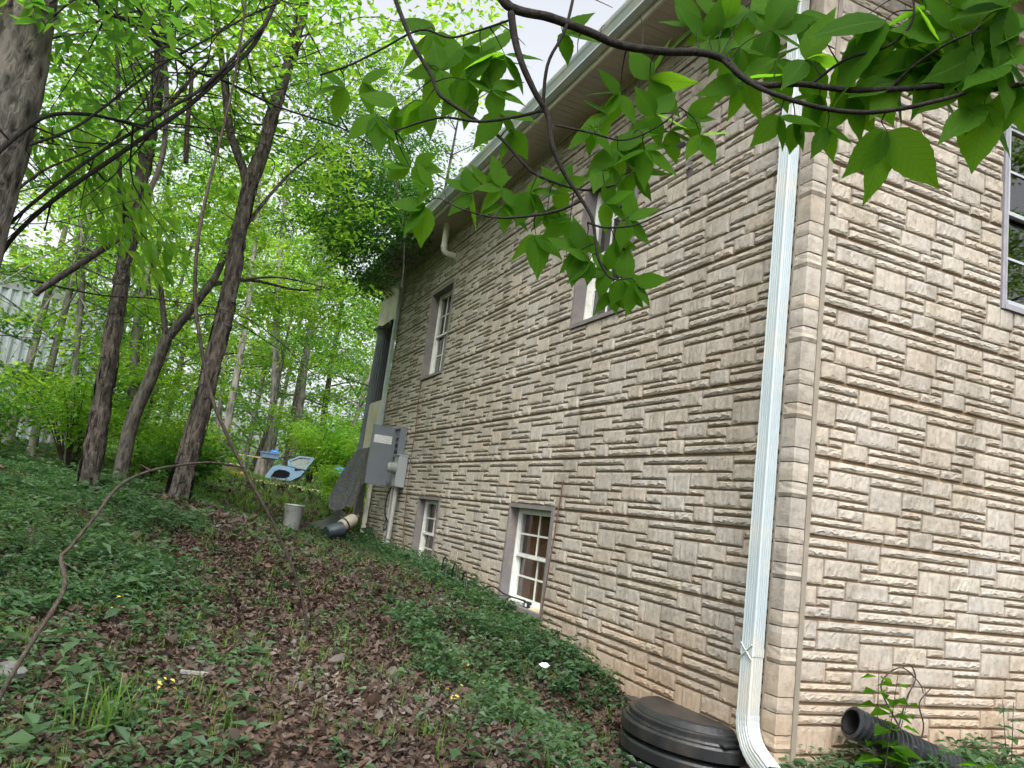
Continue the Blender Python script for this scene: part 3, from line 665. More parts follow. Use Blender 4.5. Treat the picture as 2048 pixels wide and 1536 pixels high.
# fluted rectangular downspout profile
def ds_prof(w, d, nf=4, g=.006):
    P = []
    def side(a, b, nrm):
        a, b, nrm = map(np.array, (a, b, nrm)); L_ = np.linalg.norm(b - a); k = nf * 2
        for i in range(k):
            t0 = .16 + .68 * i / k
            for t in (t0, t0 + .68 / k * .5): P.append(tuple(a + (b - a) * t - nrm * (g if (i % 2 and t > t0) or (i % 2 == 0 and False) else 0)))
    c = .008
    def corner(x, y, sx, sy, first):
        pts = [(x - sx * c, y), (x, y - sy * c)]
        return pts if first else pts[::-1]
    P += [(-w/2 + c, -d/2)]; side((-w/2, -d/2), (w/2, -d/2), (0., -1.)); P += [(w/2 - c, -d/2), (w/2, -d/2 + c)]
    side((w/2, -d/2), (w/2, d/2), (1., 0.)); P += [(w/2, d/2 - c), (w/2 - c, d/2)]
    P += [(-w/2 + c, d/2), (-w/2, d/2 - c)]
    side((-w/2, d/2), (-w/2, -d/2), (-1., 0.)); P += [(-w/2, -d/2 + c)]
    return P
def sweep_rect(mb, path, ax, prof, flare=None):
    """sweep a profile whose x axis stays along ax"""
    P = [Vector(p) for p in path]; ax = Vector(ax); n = len(prof); vs = []
    for i, p in enumerate(P):
        t = (P[min(i+1, len(P)-1)] - P[max(i-1, 0)]).normalized(); by = t.cross(ax).normalized(); bx_ = by.cross(t).normalized(); s = flare[i] if flare else 1
        vs += [p + bx_ * q[0] * s + by * q[1] * s for q in prof]
    mb.add(vs, [(i*n+k, i*n+(k+1) % n, (i+1)*n+(k+1) % n, (i+1)*n+k) for i in range(len(P)-1) for k in range(n)], False)
    return mb
prof = ds_prof(.105, .080, 4, .0075)
DX, DY = -.068, .152
g0 = g1(-.1, .1)
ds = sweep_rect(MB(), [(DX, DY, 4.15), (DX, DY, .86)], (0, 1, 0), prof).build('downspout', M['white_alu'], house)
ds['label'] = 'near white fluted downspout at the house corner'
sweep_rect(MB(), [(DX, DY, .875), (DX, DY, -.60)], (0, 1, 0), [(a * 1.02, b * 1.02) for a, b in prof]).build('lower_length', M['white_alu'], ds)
el = [(DX, DY, -.55)] + [(DX - .03 * (1 - math.cos(a)), DY - .20 * (1 - math.cos(a)), -.56 - .20 * math.sin(a)) for a in np.linspace(0.05, 1.2, 14)]
el += [np.array(el[-1]) + np.array([-.02, -.13, -.05])]
sweep_rect(MB(), el, (1, 0, 0), [(b * 1.06, a * 1.06) for a, b in prof] if True else [(a * 1.06, b * 1.06) for a, b in prof], [1 + .03 * (i % 2) for i in range(15)] + [1]).build('outlet_elbow', M['white_alu'], ds)
sweep_rect(MB(), [(DX, DY, 4.15)] + smooth_path([(DX, DY, 4.15), (DX - .05, DY, 4.25), (DX - .33, DY, 4.38), (DX - .40, DY, 4.48)], 4)[1:], (0, 1, 0), prof).build('top_elbow', M['white_alu'], ds)
for z in (-.215, 2.9):
    sweep_rect(MB(), [(DX, DY, z + .022), (DX, DY, z - .022)], (0, 1, 0), [(a * 1.09, b * 1.09) for a, b in prof[::1]]).build('strap', M['white_alu'], ds)
mb = MB()
for s_ in (-1, 1): mb.tube([(DX - .046, DY - .05 * s_, z - .03 - .215 + .215 * 0 - z), (DX - .046, DY + .05 * s_, .03 - .215)] if False else [(DX - .046, DY - .046 * s_, -.255), (DX - .046, DY + .046 * s_, -.175)], .004, 6)
mb.build('clip', M['white_alu'], ds)
# far downspout
FY = 9.93
pr2 = ds_prof(.085, .065, 3, .004)
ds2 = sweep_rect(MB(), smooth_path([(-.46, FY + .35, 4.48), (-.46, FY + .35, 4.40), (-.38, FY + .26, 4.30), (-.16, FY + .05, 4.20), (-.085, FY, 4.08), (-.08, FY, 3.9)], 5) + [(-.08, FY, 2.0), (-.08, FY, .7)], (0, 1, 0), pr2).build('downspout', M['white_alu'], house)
ds2['label'] = 'far white downspout beside the porch'
sweep_rect(MB(), [(-.08, FY, .72), (-.085, FY, -.40)], (0, 1, 0), [(a * 1.05, b * 1.05) for a, b in pr2]).build('lower_length', M['old_white'], ds2)
# pvc vent from soffit into the wall
vp = MB().tube([(-.20, 7.15, SZ), (-.20, 7.15, 4.10)] + [(-.20 + .09 * (1 - math.cos(a)), 7.15, 4.10 - .09 * math.sin(a)) for a in np.linspace(.2, 1.57, 6)] + [(0.0, 7.15, 4.01)], .046, 14).build('vent_pipe', M['old_white'], house)
MB().tube([(-.20, 7.15, 4.13), (-.20, 7.15, 4.09)], .053, 14).build('pipe_collar', M['old_white'], vp)
MB().tube([(-.10, 7.15, 4.01), (-.06, 7.15, 4.01)], .053, 14).build('pipe_collar', M['old_white'], vp)

# porch at the far end: header, column, low wall, floor, camera
PY0, PY1 = LEN_L + .02, 11.55
MB().box((-.02, PY0, 3.66), (.20, PY1 + .15, SZ - .001)).box((.2, PY1 - .05, 3.66), (LEN_R, PY1 + .15, SZ - .001)).build('porch_header', M['header'], house)
mb = MB(); 
cx_, cy_ = .10, 11.45
flu = []
for k in range(20):
    for j, rr in enumerate((1, 1, .93, .93)): flu.append((math.cos(2*math.pi*(k + j * .25) / 20) * rr, math.sin(2*math.pi*(k + j * .25) / 20) * rr))
mb.tube([(cx_, cy_, 1.34), (cx_, cy_, 3.40)], [.165, .145], 80, True, False, flu)
mb.tube([(cx_, cy_, 3.40), (cx_, cy_, 3.56), (cx_, cy_, 3.60), (cx_, cy_, 3.62)], [.147, .147, .18, .18], 24).tube([(cx_, cy_, 1.20), (cx_, cy_, 1.34)], [.19, .18], 24).box((cx_ - .2, cy_ - .2, 3.62), (cx_ + .2, cy_ + .2, 3.659))
mb.build('porch_column', M['column'], house)
mb = MB().box((-.005, PY0, 1.2), (.02, cy_ - .2, 2.12)); y = PY0 + .03
while y < cy_ - .22: mb.box((-.012, y, 1.22), (-.0055, y + .075, 2.10)); y += .09
mb.build('porch_low_wall', M['header'], house)
MB().box((-.06, PY0, 1.0), (LEN_R, PY1 + .2, 1.19)).build('porch_floor', M['wood_grey'], house)
MB().box((.06, PY1 - .1, -.8), (.2, PY1 + .05, .99)).build('porch_post', M['wood_grey'], house)
cm = MB().lathe((.02, 10.62, 3.52), [(.0, .14), (.05, .14), (.055, .06), (.05, .03), (.03, .0), (0, -.01)], 16).build('porch_light', M['black_rubber'], house)

# ------------------------------------------------------------------ things fixed to or standing by the house
# electric panel: box, open cover, meter
t = empty('electric_panel', (0, 8.45, .58), 'tall grey electric panel on the side wall with its cover swung open', 'electric panel')
MB().box((-.13, 8.28, .60), (-.024, 8.30, 1.48)).box((-.13, 8.62, .60), (-.024, 8.64, 1.48)).box((-.13, 8.30, 1.46), (-.024, 8.62, 1.48)).box((-.13, 8.30, .60), (-.024, 8.62, .62)).box((-.03, 8.30, .62), (-.024, 8.62, 1.46)).box((-.10, 8.31, .63), (-.085, 8.61, 1.45)).build('box', M['panel_grey'], t)
cv = MB().box((-.47, 8.645, .56), (-.125, 8.665, 1.50), .004).box((-.48, 8.64, .56), (-.47, 8.668, 1.50)).build('cover', M['panel_grey'], t)
MB().box((-.44, 8.6425, 1.22), (-.15, 8.6445, 1.345)).build('label_plate', M['label_white'], cv)
mb = MB()
for k in range(6): mb.box((-.112, 8.36, .78 + k * .1), (-.1005, 8.44, .83 + k * .1)).box((-.112, 8.48, .78 + k * .1), (-.1005, 8.56, .83 + k * .1))
mb.build('breakers', M['black_rubber'], t)
t = empty('meter_box', (0, 8.1, .58), 'pale grey electric meter box with round glass meter below the panel', 'meter')
MB().box((-.17, 7.98, .56), (-.024, 8.24, 1.03), .008).build('box', M['meter_grey'], t)
MB().box((-.19, 7.975, 1.031), (-.02, 8.245, 1.05)).build('lid', M['meter_grey'], t)
mt_ = MB()
for (r0, x0, x1) in ((.095, -.20, -.171), (.08, -.27, -.20)): mt_.tube([(x0, 8.11, .84), (x1, 8.11, .84)], r0, 20)
mt_.tube([(-.30, 8.11, .84), (-.27, 8.11, .84)], [.055, .078], 20)
mt_.build('meter', M['clear'], t)
c = MB().tube([(-.10, 8.14, .56), (-.105, 8.15, g1(-.1, 8.15) - .05)], .035, 12)
tag(c.build('conduit', M['conduit']), 'thick grey conduit pipe running from meter box to ground', 'conduit')
c = MB().tube([(-.08, 8.42, .60), (-.08, 8.44, -.05), (-.085, 8.44, g1(-.1, 8.4) - .05)], .024, 10)
tag(c.build('conduit', M['conduit']), 'thin grey conduit pipe behind the meter conduit', 'conduit')
def cable(name, pts, r, mat, label, n=8):
    return tag(MB().tube(smooth_path(pts, n), r, 6).build(name, mat), label, 'cable')
cable('cable', [(-.11, 8.3, .6), (-.16, 8.36, .42), (-.15, 8.40, .18), (-.10, 8.38, -.05), (-.18, 8.2, -.1), (-.16, 8.25, .08), (-.11, 8.3, .02)], .010, M['black_rubber'], 'black cable looping below the electric panel')
cable('cable', [(-.03, 7.9, 2.2), (-.035, 7.86, 1.9), (-.035, 7.8, 1.5), (-.05, 7.75, 1.0), (-.05, 7.72, .6), (-.04, 7.65, .1), (-.06, 7.5, -.1), (-.05, 7.45, -.5)], .006, M['rust'], 'thin brown wire hanging from the far upper window down the wall')
cable('cable', [(-.30, 9.6, 1.1), (-.35, 9.5, .6), (-.45, 9.35, .2), (-.6, 9.1, -.05), (-.7, 8.95, .0), (-.6, 8.8, -.15), (-.45, 8.6, -.28)], .008, M['rust'], 'rusty wire trailing from the tarp over the white tank')
# rebar rod leaning on the wall
tag(MB().tube([(-.09, 2.83, g1(-.1, 2.83) - .03), (-.045, 2.77, .73)], .006, 6).build('steel_rod', M['rust']), 'thin rusty steel rod leaning beside the near basement window', 'rod')
# cables lying by the near basement window
mb = MB()
for k in range(3):
    cx, cy2, rr = -.25 - .08 * k, 4.35 + .12 * k, .22 + .04 * k
    mb.tube([(cx + .25 * math.cos(a) * rr, cy2 + math.cos(a) * rr, g1(cx, cy2) + .02 + max(0, math.sin(a)) * rr * .9) for a in np.linspace(0, math.pi, 14)], .007, 6)
mb.tube(smooth_path([(-.12, 4.3, g1(-.1, 4.3) + .05), (-.1, 3.95, -.36), (-.06, 3.7, -.40), (0.05, 3.45, -.42)], 6), .008, 6)
mb.tube(smooth_path([(-.28, 3.3, g1(-.3, 3.3) + .02), (-.12, 3.5, -.42), (-.02, 3.55, -.41), (0.06, 3.35, -.43)], 6), .008, 6)
mb.tube(smooth_path([(-.35, 4.7, g1(-.3, 4.7) + .03), (-.45, 4.2, g1(-.4, 4.2) + .04), (-.6, 3.7, g1(-.6, 3.7) + .03), (-.7, 3.2, g1(-.7, 3.2) + .03)], 6), .007, 6)
tag(mb.build('cable_coil', M['black_rubber']), 'black cables coiled on the ground and up to the basement window sill', 'cable')
t = empty('camera_cube', (.05, 3.42, -.47))
t.name = 'plug_adapter'; tag(t, 'small black plug with pale sticker on the near basement window sill', 'plug')
MB().box((.03, 3.36, -.475), (.08, 3.45, -.42), .006).build('body', M['black_rubber'], t); MB().box((.028, 3.37, -.465), (.0298, 3.41, -.435)).build('sticker', M['litter_paper'], t)
tag(MB().box((.02, 3.04, -.475), (.08, 3.3, -.465)).add([(.02, 3.04, -.4645), (.08, 3.1, -.4645), (.06, 3.3, -.452)], [(0, 1, 2)]).build('paper_scrap', simple('yellowed_paper', (.62, .56, .36), .7)), 'yellowed scrap of board lying on the near basement sill', 'scrap')

# black ribbed window well cover at the foot of the downspout
t = empty('window_well', (-.02, .74, -1.0), 'black ribbed plastic window well against the wall by the downspout', 'window well')
WA, WB = .52, .38     # half length along wall, reach from wall
def dsec(z, k, a_=1.0, n=26, tilt=.10):
    return [(-.03 - WB * k * math.sin(t_), .70 - WA * a_ * k * math.cos(t_), z + tilt * -(WA * a_ * k * math.cos(t_)) * -1 * .12) for t_ in np.linspace(0, math.pi, n + 1)]
def dshell(mb, secs, capped=False, sm=False):
    n = len(secs[0]); vs = [p for s_ in secs for p in s_]
    mb.add(vs, [(i*n+k, (i+1)*n+k, (i+1)*n+k+1, i*n+k+1) for i in range(len(secs)-1) for k in range(n-1)], sm)
    if capped: mb.add(secs[-1], [tuple(range(n))])
    return mb
zt = -.745
for k, zz in enumerate((zt - .42, zt - .315, zt - .21, zt - .105)):
    dshell(MB(), [dsec(zz - .022, .86), dsec(zz - .004, .97), dsec(zz + .004, 1.0), dsec(zz + .066, 1.0), dsec(zz + .078, .975), dsec(zz + .092, .86)]).build('rib', M['black_plastic'], t)
dshell(MB(), [dsec(zt - .02, .90), dsec(zt + .018, .90), dsec(zt + .024, .88), dsec(zt + .026, .80)], False).build('rim', M['black_plastic'], t)
dshell(MB(), [dsec(zt - .02, .95), dsec(zt - .008, .94), dsec(zt - .005, .84), dsec(zt + .03, .82), dsec(zt + .055, .76), dsec(zt + .062, .70), dsec(zt + .064, .3)], True).build('cover', M['black_plastic'], t)
for ya, yb in ((.20, .30), (1.16, 1.26)): MB().box((-.08, ya, zt - .012), (-.17, yb, zt + .006), .004).build('handle', M['black_plastic'], t)

# corrugated drain pipe at the end wall
pth = smooth_path([(.36, -.17, -.50), (.62, -.21, -.585), (.95, -.26, -.69), (1.35, -.36, -.82), (1.8, -.5, -.90)], 40)
t = empty('drain_pipe', (.36, -.17, -.9), 'black corrugated drain pipe lying against the end wall', 'drain pipe')
L_ = np.r_[0, np.cumsum([np.linalg.norm(pth[i+1] - pth[i]) for i in range(len(pth) - 1)])]
MB().tube(pth, [.077 + .0085 * (1 if math.sin(l * 2 * math.pi / .034) > 0 else -1) for l in L_], 22, False, False).build('corrugated_wall', M['pipe_black'], t)
MB().tube([p for p in pth[:30]], [.062] * 30, 18, False).build('bore', M['black_rubber'], t)
tag(MB().tube([(1.0, -.03, -.93), (1.0, -.04, -.6)], .01, 4).build('x', M['stem']), 'x')
bpy.data.objects.remove(bpy.data.objects['x'])
def block(name, c, s, rz, mat, label, cat, tilt=(0, 0)):
    o = MB().box((-s[0]/2, -s[1]/2, -s[2]/2), (s[0]/2, s[1]/2, s[2]/2), min(s) * .12).build(name, mat); o.location = tuple(map(float, c)); o.rotation_euler = (tilt[0], tilt[1], rz); return tag(o, label, cat)
block('concrete_slab', (.72, -.10, -.80), (.30, .07, .42), .1, M['concrete'], 'pale concrete slab propped behind the drain pipe', 'slab', (-.15, 0.3))
block('concrete_block', (1.42, -.22, -.88), (.28, .2, .14), .3, M['concrete'], 'pale concrete block lying right of the drain pipe', 'block')

# dark fabric sheet hung from the porch floor edge out over rubbish
t = empty('tarp', (-.5, 10.3, -.3), 'charcoal fabric sheet draped from the porch floor to the ground', 'tarp')
nu, nv = 26, 22; vs = []
top0, top1 = np.array([-.08, 9.98, 1.24]), np.array([-.10, 11.2, 1.22]); bot0, bot1 = np.array([-.46, 9.55, .10]), np.array([-.80, 9.95, .13])
for j in range(nv + 1):
    v = j / nv
    for i in range(nu + 1):
        u = i / nu; a = top0 + (top1 - top0) * u; b = bot0 + (bot1 - bot0) * u
        p = a + (b - a) * v; p = p + np.array([.06, .0, -.03]) * math.sin(math.pi * v) * (1 - u) + np.array([-.05, 0, .04]) * math.sin(math.pi * v) * u
        p = p + np.array([-1, -.6, 0]) * (.025 * math.sin(9 * u + 2 * v) * v + .018 * math.sin(21 * u + 5 * v))
        if j == nv: p[2] += .06 * math.sin(7 * u + 1)
        vs.append(p)
fs = [(j*(nu+1)+i, j*(nu+1)+i+1, (j+1)*(nu+1)+i+1, (j+1)*(nu+1)+i) for j in range(nv) for i in range(nu)]
MB().add(vs, fs, True).build('sheet', M['tarp'], t)
mb = MB(); vs = []
for j in range(7):
    for i in range(15):
        u, v = i / 14, j / 6; vs.append(np.array([-.45 - .6 * u - .15 * v, 9.5 + .9 * u - .25 * v, -.30 + .36 * (1 - v) ** 2 * (.6 + .4 * math.sin(6 * u)) + .05 * math.sin(11 * u + 4 * v)]))
mb.add(vs, [(j*15+i, j*15+i+1, (j+1)*15+i+1, (j+1)*15+i) for j in range(6) for i in range(14)], True).build('crumpled_hem', M['black_plastic'], t)
# white tank and dark bucket lying by the far downspout
def lying(o, d, prof, mat, name, parent):
    d = Vector(d).normalized(); return MB().tube([Vector(o) + d * z for r_, z in prof], [max(r_, .001) for r_, z in prof], 20).build(name, mat, parent)
t = empty('tank', (-.5, 8.85, -.25), 'small cream steel tank lying beside the far downspout', 'tank')
o_, d_ = (-.74, 8.72, -.16), (.62, .25, .42)
lying(o_, d_, [(.04, 0), (.08, .02), (.098, .05), (.098, .26), (.08, .30), (.04, .33)], M['tank'], 'body', t)
lying(np.array(o_) + np.array(Vector(d_).normalized()) * .10, d_, [(.0995, 0), (.0995, .03)], M['black_rubber'], 'band', t)
lying(np.array(o_) + np.array(Vector(d_).normalized()) * .33, d_, [(.03, 0), (.03, .05)], M['rust'], 'valve', t)
t = empty('bucket', (-.85, 8.6, -.3), 'dark navy bucket lying tipped over in front of the cream tank', 'bucket')
lying((-.72, 8.62, -.17), (-.8, -.3, -.25), [(.115, 0), (.118, .02), (.112, .022), (.10, .25), (.09, .265)], M['navy'], 'body', t)
# upright galvanised bucket
bx_, by_ = -1.46, 8.70; bz_ = g1(bx_, by_) + .03
t = empty('metal_bucket', (bx_, by_, bz_), 'upright pale galvanised metal bucket standing beside the path', 'bucket')
MB().lathe((bx_, by_, bz_ - .05), [(.12, 0), (.125, .01), (.142, .42), (.148, .425), (.148, .435), (.14, .435), (.135, .36), (.118, .03), (0, .03)], 28).build('body', M['galv'], t)
MB().tube([(bx_ + .15 * math.cos(a), by_ + .15 * math.sin(a), bz_ + .375) for a in np.linspace(0, 2 * math.pi, 29)], .006, 6, False).build('rim', M['galv'], t)
for s_ in (-1, 1): MB().box((bx_ + s_ * .142 - .008, by_ - .02, bz_ + .32), (bx_ + s_ * .142 + .008, by_ + .02, bz_ + .37), .003).build('ear', M['galv'], t)

# blue vehicle door lying by the bush
def panel_poly(mb, pts, th, hole=None):
    a = [Vector(p) for p in pts]; n = (a[1] - a[0]).cross(a[2] - a[1]).normalized() * th
    k = len(a); b = [p + n for p in a]
    mb.add(a + b, [(i, (i+1) % k, k+(i+1) % k, k+i) for i in range(k)])
    if hole is None: mb.add(a, [tuple(range(k))[::-1]]); mb.add(b, [tuple(range(k))])
    else:
        h = [Vector(p) for p in hole]; hb = [p + n for p in h]
        mb.add(a + h, [(i, k+i, k+(i+1) % k, (i+1) % k) for i in range(k)]); mb.add(b + hb, [(i, (i+1) % k, k+(i+1) % k, k+i) for i in range(k)])
        mb.add(h + hb, [(i, k+i, k+(i+1) % k, (i+1) % k) for i in range(k)])
    return mb
DO = np.array([-.68, 17.3, g1(-.68, 17.3)])
du = np.array([.97, -.12, .10]); dv = np.array([.10, .62, .72]); dv /= np.linalg.norm(dv)
D = lambda u, v: DO + du * u + dv * v + np.array([0, 0, .08])
t = empty('vehicle_door', DO, 'faded blue vehicle door lying tilted in the clearing', 'vehicle door')
outer = [(-.42, .02), (-.10, -.02), (.26, -.06), (.50, .12), (.58, .30), (.20, .42), (-.12, .50), (-.26, .42)]
inner = [(-.26, .05), (-.08, .03), (.12, .02), (.22, .08), (.22, .22), (.10, .30), (-.08, .33), (-.18, .26)]
panel_poly(MB(), [D(*p) for p in outer], -.10, [D(*p) for p in inner]).build('door_panel', M['blue_paint'], t)
panel_poly(MB(), [D(p[0] * .98, p[1]) - np.array([0, -.06, .0]) for p in inner], .02).build('opening_shade', simple('door_cavity', (.003, .003, .004), .9, spec=.1), t)  # near-black sheet stands in for the shade inside the door opening
wo = [(.12, .46), (.60, .34), (.78, .74), (.74, .80), (.40, .84), (.10, .66)]; wi = [(.17, .52), (.56, .42), (.70, .72), (.68, .75), (.41, .78), (.16, .63)]
panel_poly(MB(), [D(*p) for p in wo], -.04, [D(*p) for p in wi]).build('window_frame', M['blue_paint'], t)
MB().add([D(*p) - np.array([0, -.02, 0]) for p in wi], [tuple(range(6))]).build('glass', M['glass'], t)
MB().box(D(.34, .31) - .02, D(.46, .33) + .035, .01).build('handle', M['black_rubber'], t)
# blue tote on a plank across logs
tx, ty = -.98, 18.3; tz = g1(tx, ty)
tag(MB().tube([(tx - .1, ty, tz - .05), (tx - .12, ty, tz + .5)], [.17, .15], 14).build('tree_stump', M['bark_pale']), 'pale tree stump propping the plank and blue tote', 'stump')
block('plank', (tx - .3, ty - .02, tz + .525), (1.05, .14, .03), .04, M['wood_tan'], 'tan plank laid across a stump behind the blue door', 'plank')
t = empty('storage_tote', (tx + .05, ty, tz + .55), 'pale blue plastic tote sitting on the plank', 'tote')
tb = [(-.24, -.16), (.24, -.16), (.24, .16), (-.24, .16)]
mb = MB(); q = [(tx + .05 + a * .9, ty + b * .9, tz + .542) for a, b in tb] + [(tx + .05 + a, ty + b, tz + .70) for a, b in tb] + [(tx + .05 + a * .93, ty + b * .93, tz + .70) for a, b in tb] + [(tx + .05 + a * .84, ty + b * .84, tz + .56) for a, b in tb]
mb.add(q, [(0, 1, 5, 4), (1, 2, 6, 5), (2, 3, 7, 6), (3, 0, 4, 7), (4, 5, 9, 8), (5, 6, 10, 9), (6, 7, 11, 10), (7, 4, 8, 11), (8, 9, 13, 12), (9, 10, 14, 13), (10, 11, 15, 14), (11, 8, 12, 15), (12, 13, 14, 15), (3, 2, 1, 0)]).build('tub', M['blue_plastic'], t)
MB().box((tx - .21, ty - .175, tz + .67), (tx + .31, ty - .161, tz + .70)).box((tx - .21, ty + .161, tz + .67), (tx + .31, ty + .175, tz + .70)).build('rim', M['blue_plastic'], t)
def rag(name, c, r_, mat, label, cat, seed, fl=.7):
    rs = np.random.default_rng(seed); V = []; n, m_ = 12, 7
    for j in range(m_ + 1):
        for i in range(n): 
            a, b = 2 * math.pi * i / n, math.pi * j / m_; k = r_ * (1 + rs.normal(0, .16)); V.append((c[0] + k * math.sin(b) * math.cos(a), c[1] + k * math.sin(b) * math.sin(a), c[2] + fl * k * math.cos(b)))
    return tag(MB().add(V, [(j*n+i, j*n+(i+1) % n, (j+1)*n+(i+1) % n, (j+1)*n+i) for j in range(m_) for i in range(n)], False).build(name, mat), label, cat)
rag('blue_sheet', (tx + .16, ty, tz + .70), .13, M['blue_tarp'], 'crumpled dark blue sheet heaped in the pale tote', 'sheet', 3, .6)
rag('blue_sheet', (.65, 16.6, g1(.65, 16.6) + .52), .17, M['blue_tarp'], 'crumpled blue sheet in the weeds behind the draped fabric', 'sheet', 4, .9)
wx, wy = -1.95, 17.6; wz = g1(wx, wy)
t = empty('wash_tub', (wx, wy, wz), 'battered white enamel tub lying at the edge of the wood', 'tub')
MB().lathe((wx, wy, wz), [(.20, .0), (.30, .05), (.37, .22), (.40, .23), (.40, .25), (.34, .24), (.27, .08), (0, .06)], 22, sy=.6).build('body', M['white_enamel'], t)
MB().box((wx - .05, wy - .28, wz - .02), (wx + .42, wy - .22, wz + .07), .01).build('broken_edge', M['orange'], t)
bx0 = at(0, 1278, 4.0)
t_ = block('weathered_board', (bx0[0] - .12, bx0[1], g1(bx0[0] - .12, bx0[1]) + .05), (.50, .12, .03), .5, simple('grey_old_board', (.10, .098, .095), .9, var=.4, scale=25, bump=.5), 'weathered grey board lying at the left edge of the ground', 'board', (.25, -.1))
p = at(385, 1366, 4.1); block('pale_stick', (p[0], p[1], g1(p[0], p[1]) + .03), (.13, .018, .018), -.25, M['wood_grey'], 'short pale cut stick lying on dead leaves', 'stick')
p = at(1105, 1300, 5.4); rag('litter', (-.55, 1.75, g1(-.55, 1.75) + .10), .035, M['litter_paper'], 'scrap of white litter caught in weeds by the wall', 'litter', 9, .5)

# metal shed among the trees
t = empty('metal_shed', (-8, 17.5, .5), 'pale corrugated steel shed half hidden behind trees', 'shed')
def corr(mb, a, b, z0, z1, pitch=.2, dep=.05):
    a, b = np.array(a), np.array(b); L_ = np.linalg.norm(b - a); d = (b - a) / L_; nrm = np.array([d[1], -d[0]]); n = int(L_ / pitch * 4); pts = []
    for i in range(n + 1):
        q = a + d * (L_ * i / n) + nrm * (dep if (i % 4) in (1, 2) else 0); pts.append(q)
    mb.add([(q[0], q[1], z) for q in pts for z in (z0, z1)], [(2*i, 2*i+2, 2*i+3, 2*i+1) for i in range(n)])
    return mb
S = [(-5.3, 17.0), (-12.5, 15.6), (-13.5, 21), (-6.3, 22.4)]
M['steel'] = corrugated_mat()
for i in range(4): corr(MB(), S[i], S[(i+1) % 4], -.2, 3.9).build('wall', M['steel'], t)
MB().add([(*S[0], 3.9), (*S[1], 3.9), (*S[2], 3.9), (*S[3], 3.9), (-8.9, 16.2, 4.7), (-9.9, 21.8, 4.7)], [(0, 4, 5, 3), (4, 1, 2, 5), (0, 1, 4), (2, 3, 5)]).build('roof', M['steel'], t)

# ------------------------------------------------------------------ leaves, trees
def unit(v): return v / np.maximum(np.linalg.norm(v, axis=-1, keepdims=True), 1e-9)
def leaf_arrays(P, D, Nn, Ln, wr=0.5, fold=0.18, droop=0.12):
    """diamond leaves folded on the midrib: P base, D direction, Nn normal"""
    D = unit(D); S_ = unit(np.cross(D, Nn)); U = np.cross(S_, D); L3 = Ln[:, None]; n = len(P)
    wr = np.asarray(wr) if not np.isscalar(wr) else np.full(n, wr); W3 = (wr * Ln)[:, None] * .5
    mid = P + D * L3 * .42
    V = np.stack([P, mid + S_ * W3 + U * W3 * fold * 2, P + D * L3 - U * L3 * droop, mid - S_ * W3 + U * W3 * fold * 2], 1).reshape(-1, 3)
    b = np.arange(n)[:, None] * 4
    return V, np.concatenate([b + np.array([[0, 3, 2]]), b + np.array([[0, 2, 1]])], 1).reshape(-1, 3)

def spray(rs, centers, per, rad, size, flat=.4, wr=.5, tilt=.45, hang=0.0):
    """leaf clusters: (V, F) of per leaves round each centre"""
    C = np.repeat(np.asarray(centers, float), per, axis=0); n = len(C)
    o = rs.normal(0, 1, (n, 3)); o = unit(o) * (rs.random((n, 1)) ** .5); o[:, 2] *= flat
    rad = np.repeat(np.asarray(rad if not np.isscalar(rad) else [rad] * len(centers), float), per)
    P = C + o * rad[:, None]
    D = o + rs.normal(0, .6, (n, 3)); D[:, 2] = D[:, 2] * .4 - .15 - hang
    Nn = np.stack([rs.normal(0, tilt, n), rs.normal(0, tilt, n), np.ones(n)], 1)
    Ln = size * (.65 + .7 * rs.random(n))
    return leaf_arrays(P, D, unit(Nn), Ln, wr)

def merge(parts):
    V = []; Fc = []; b = 0
    for v, f in parts: V.append(v); Fc.append(f + b); b += len(v)
    return np.concatenate(V), np.concatenate(Fc)

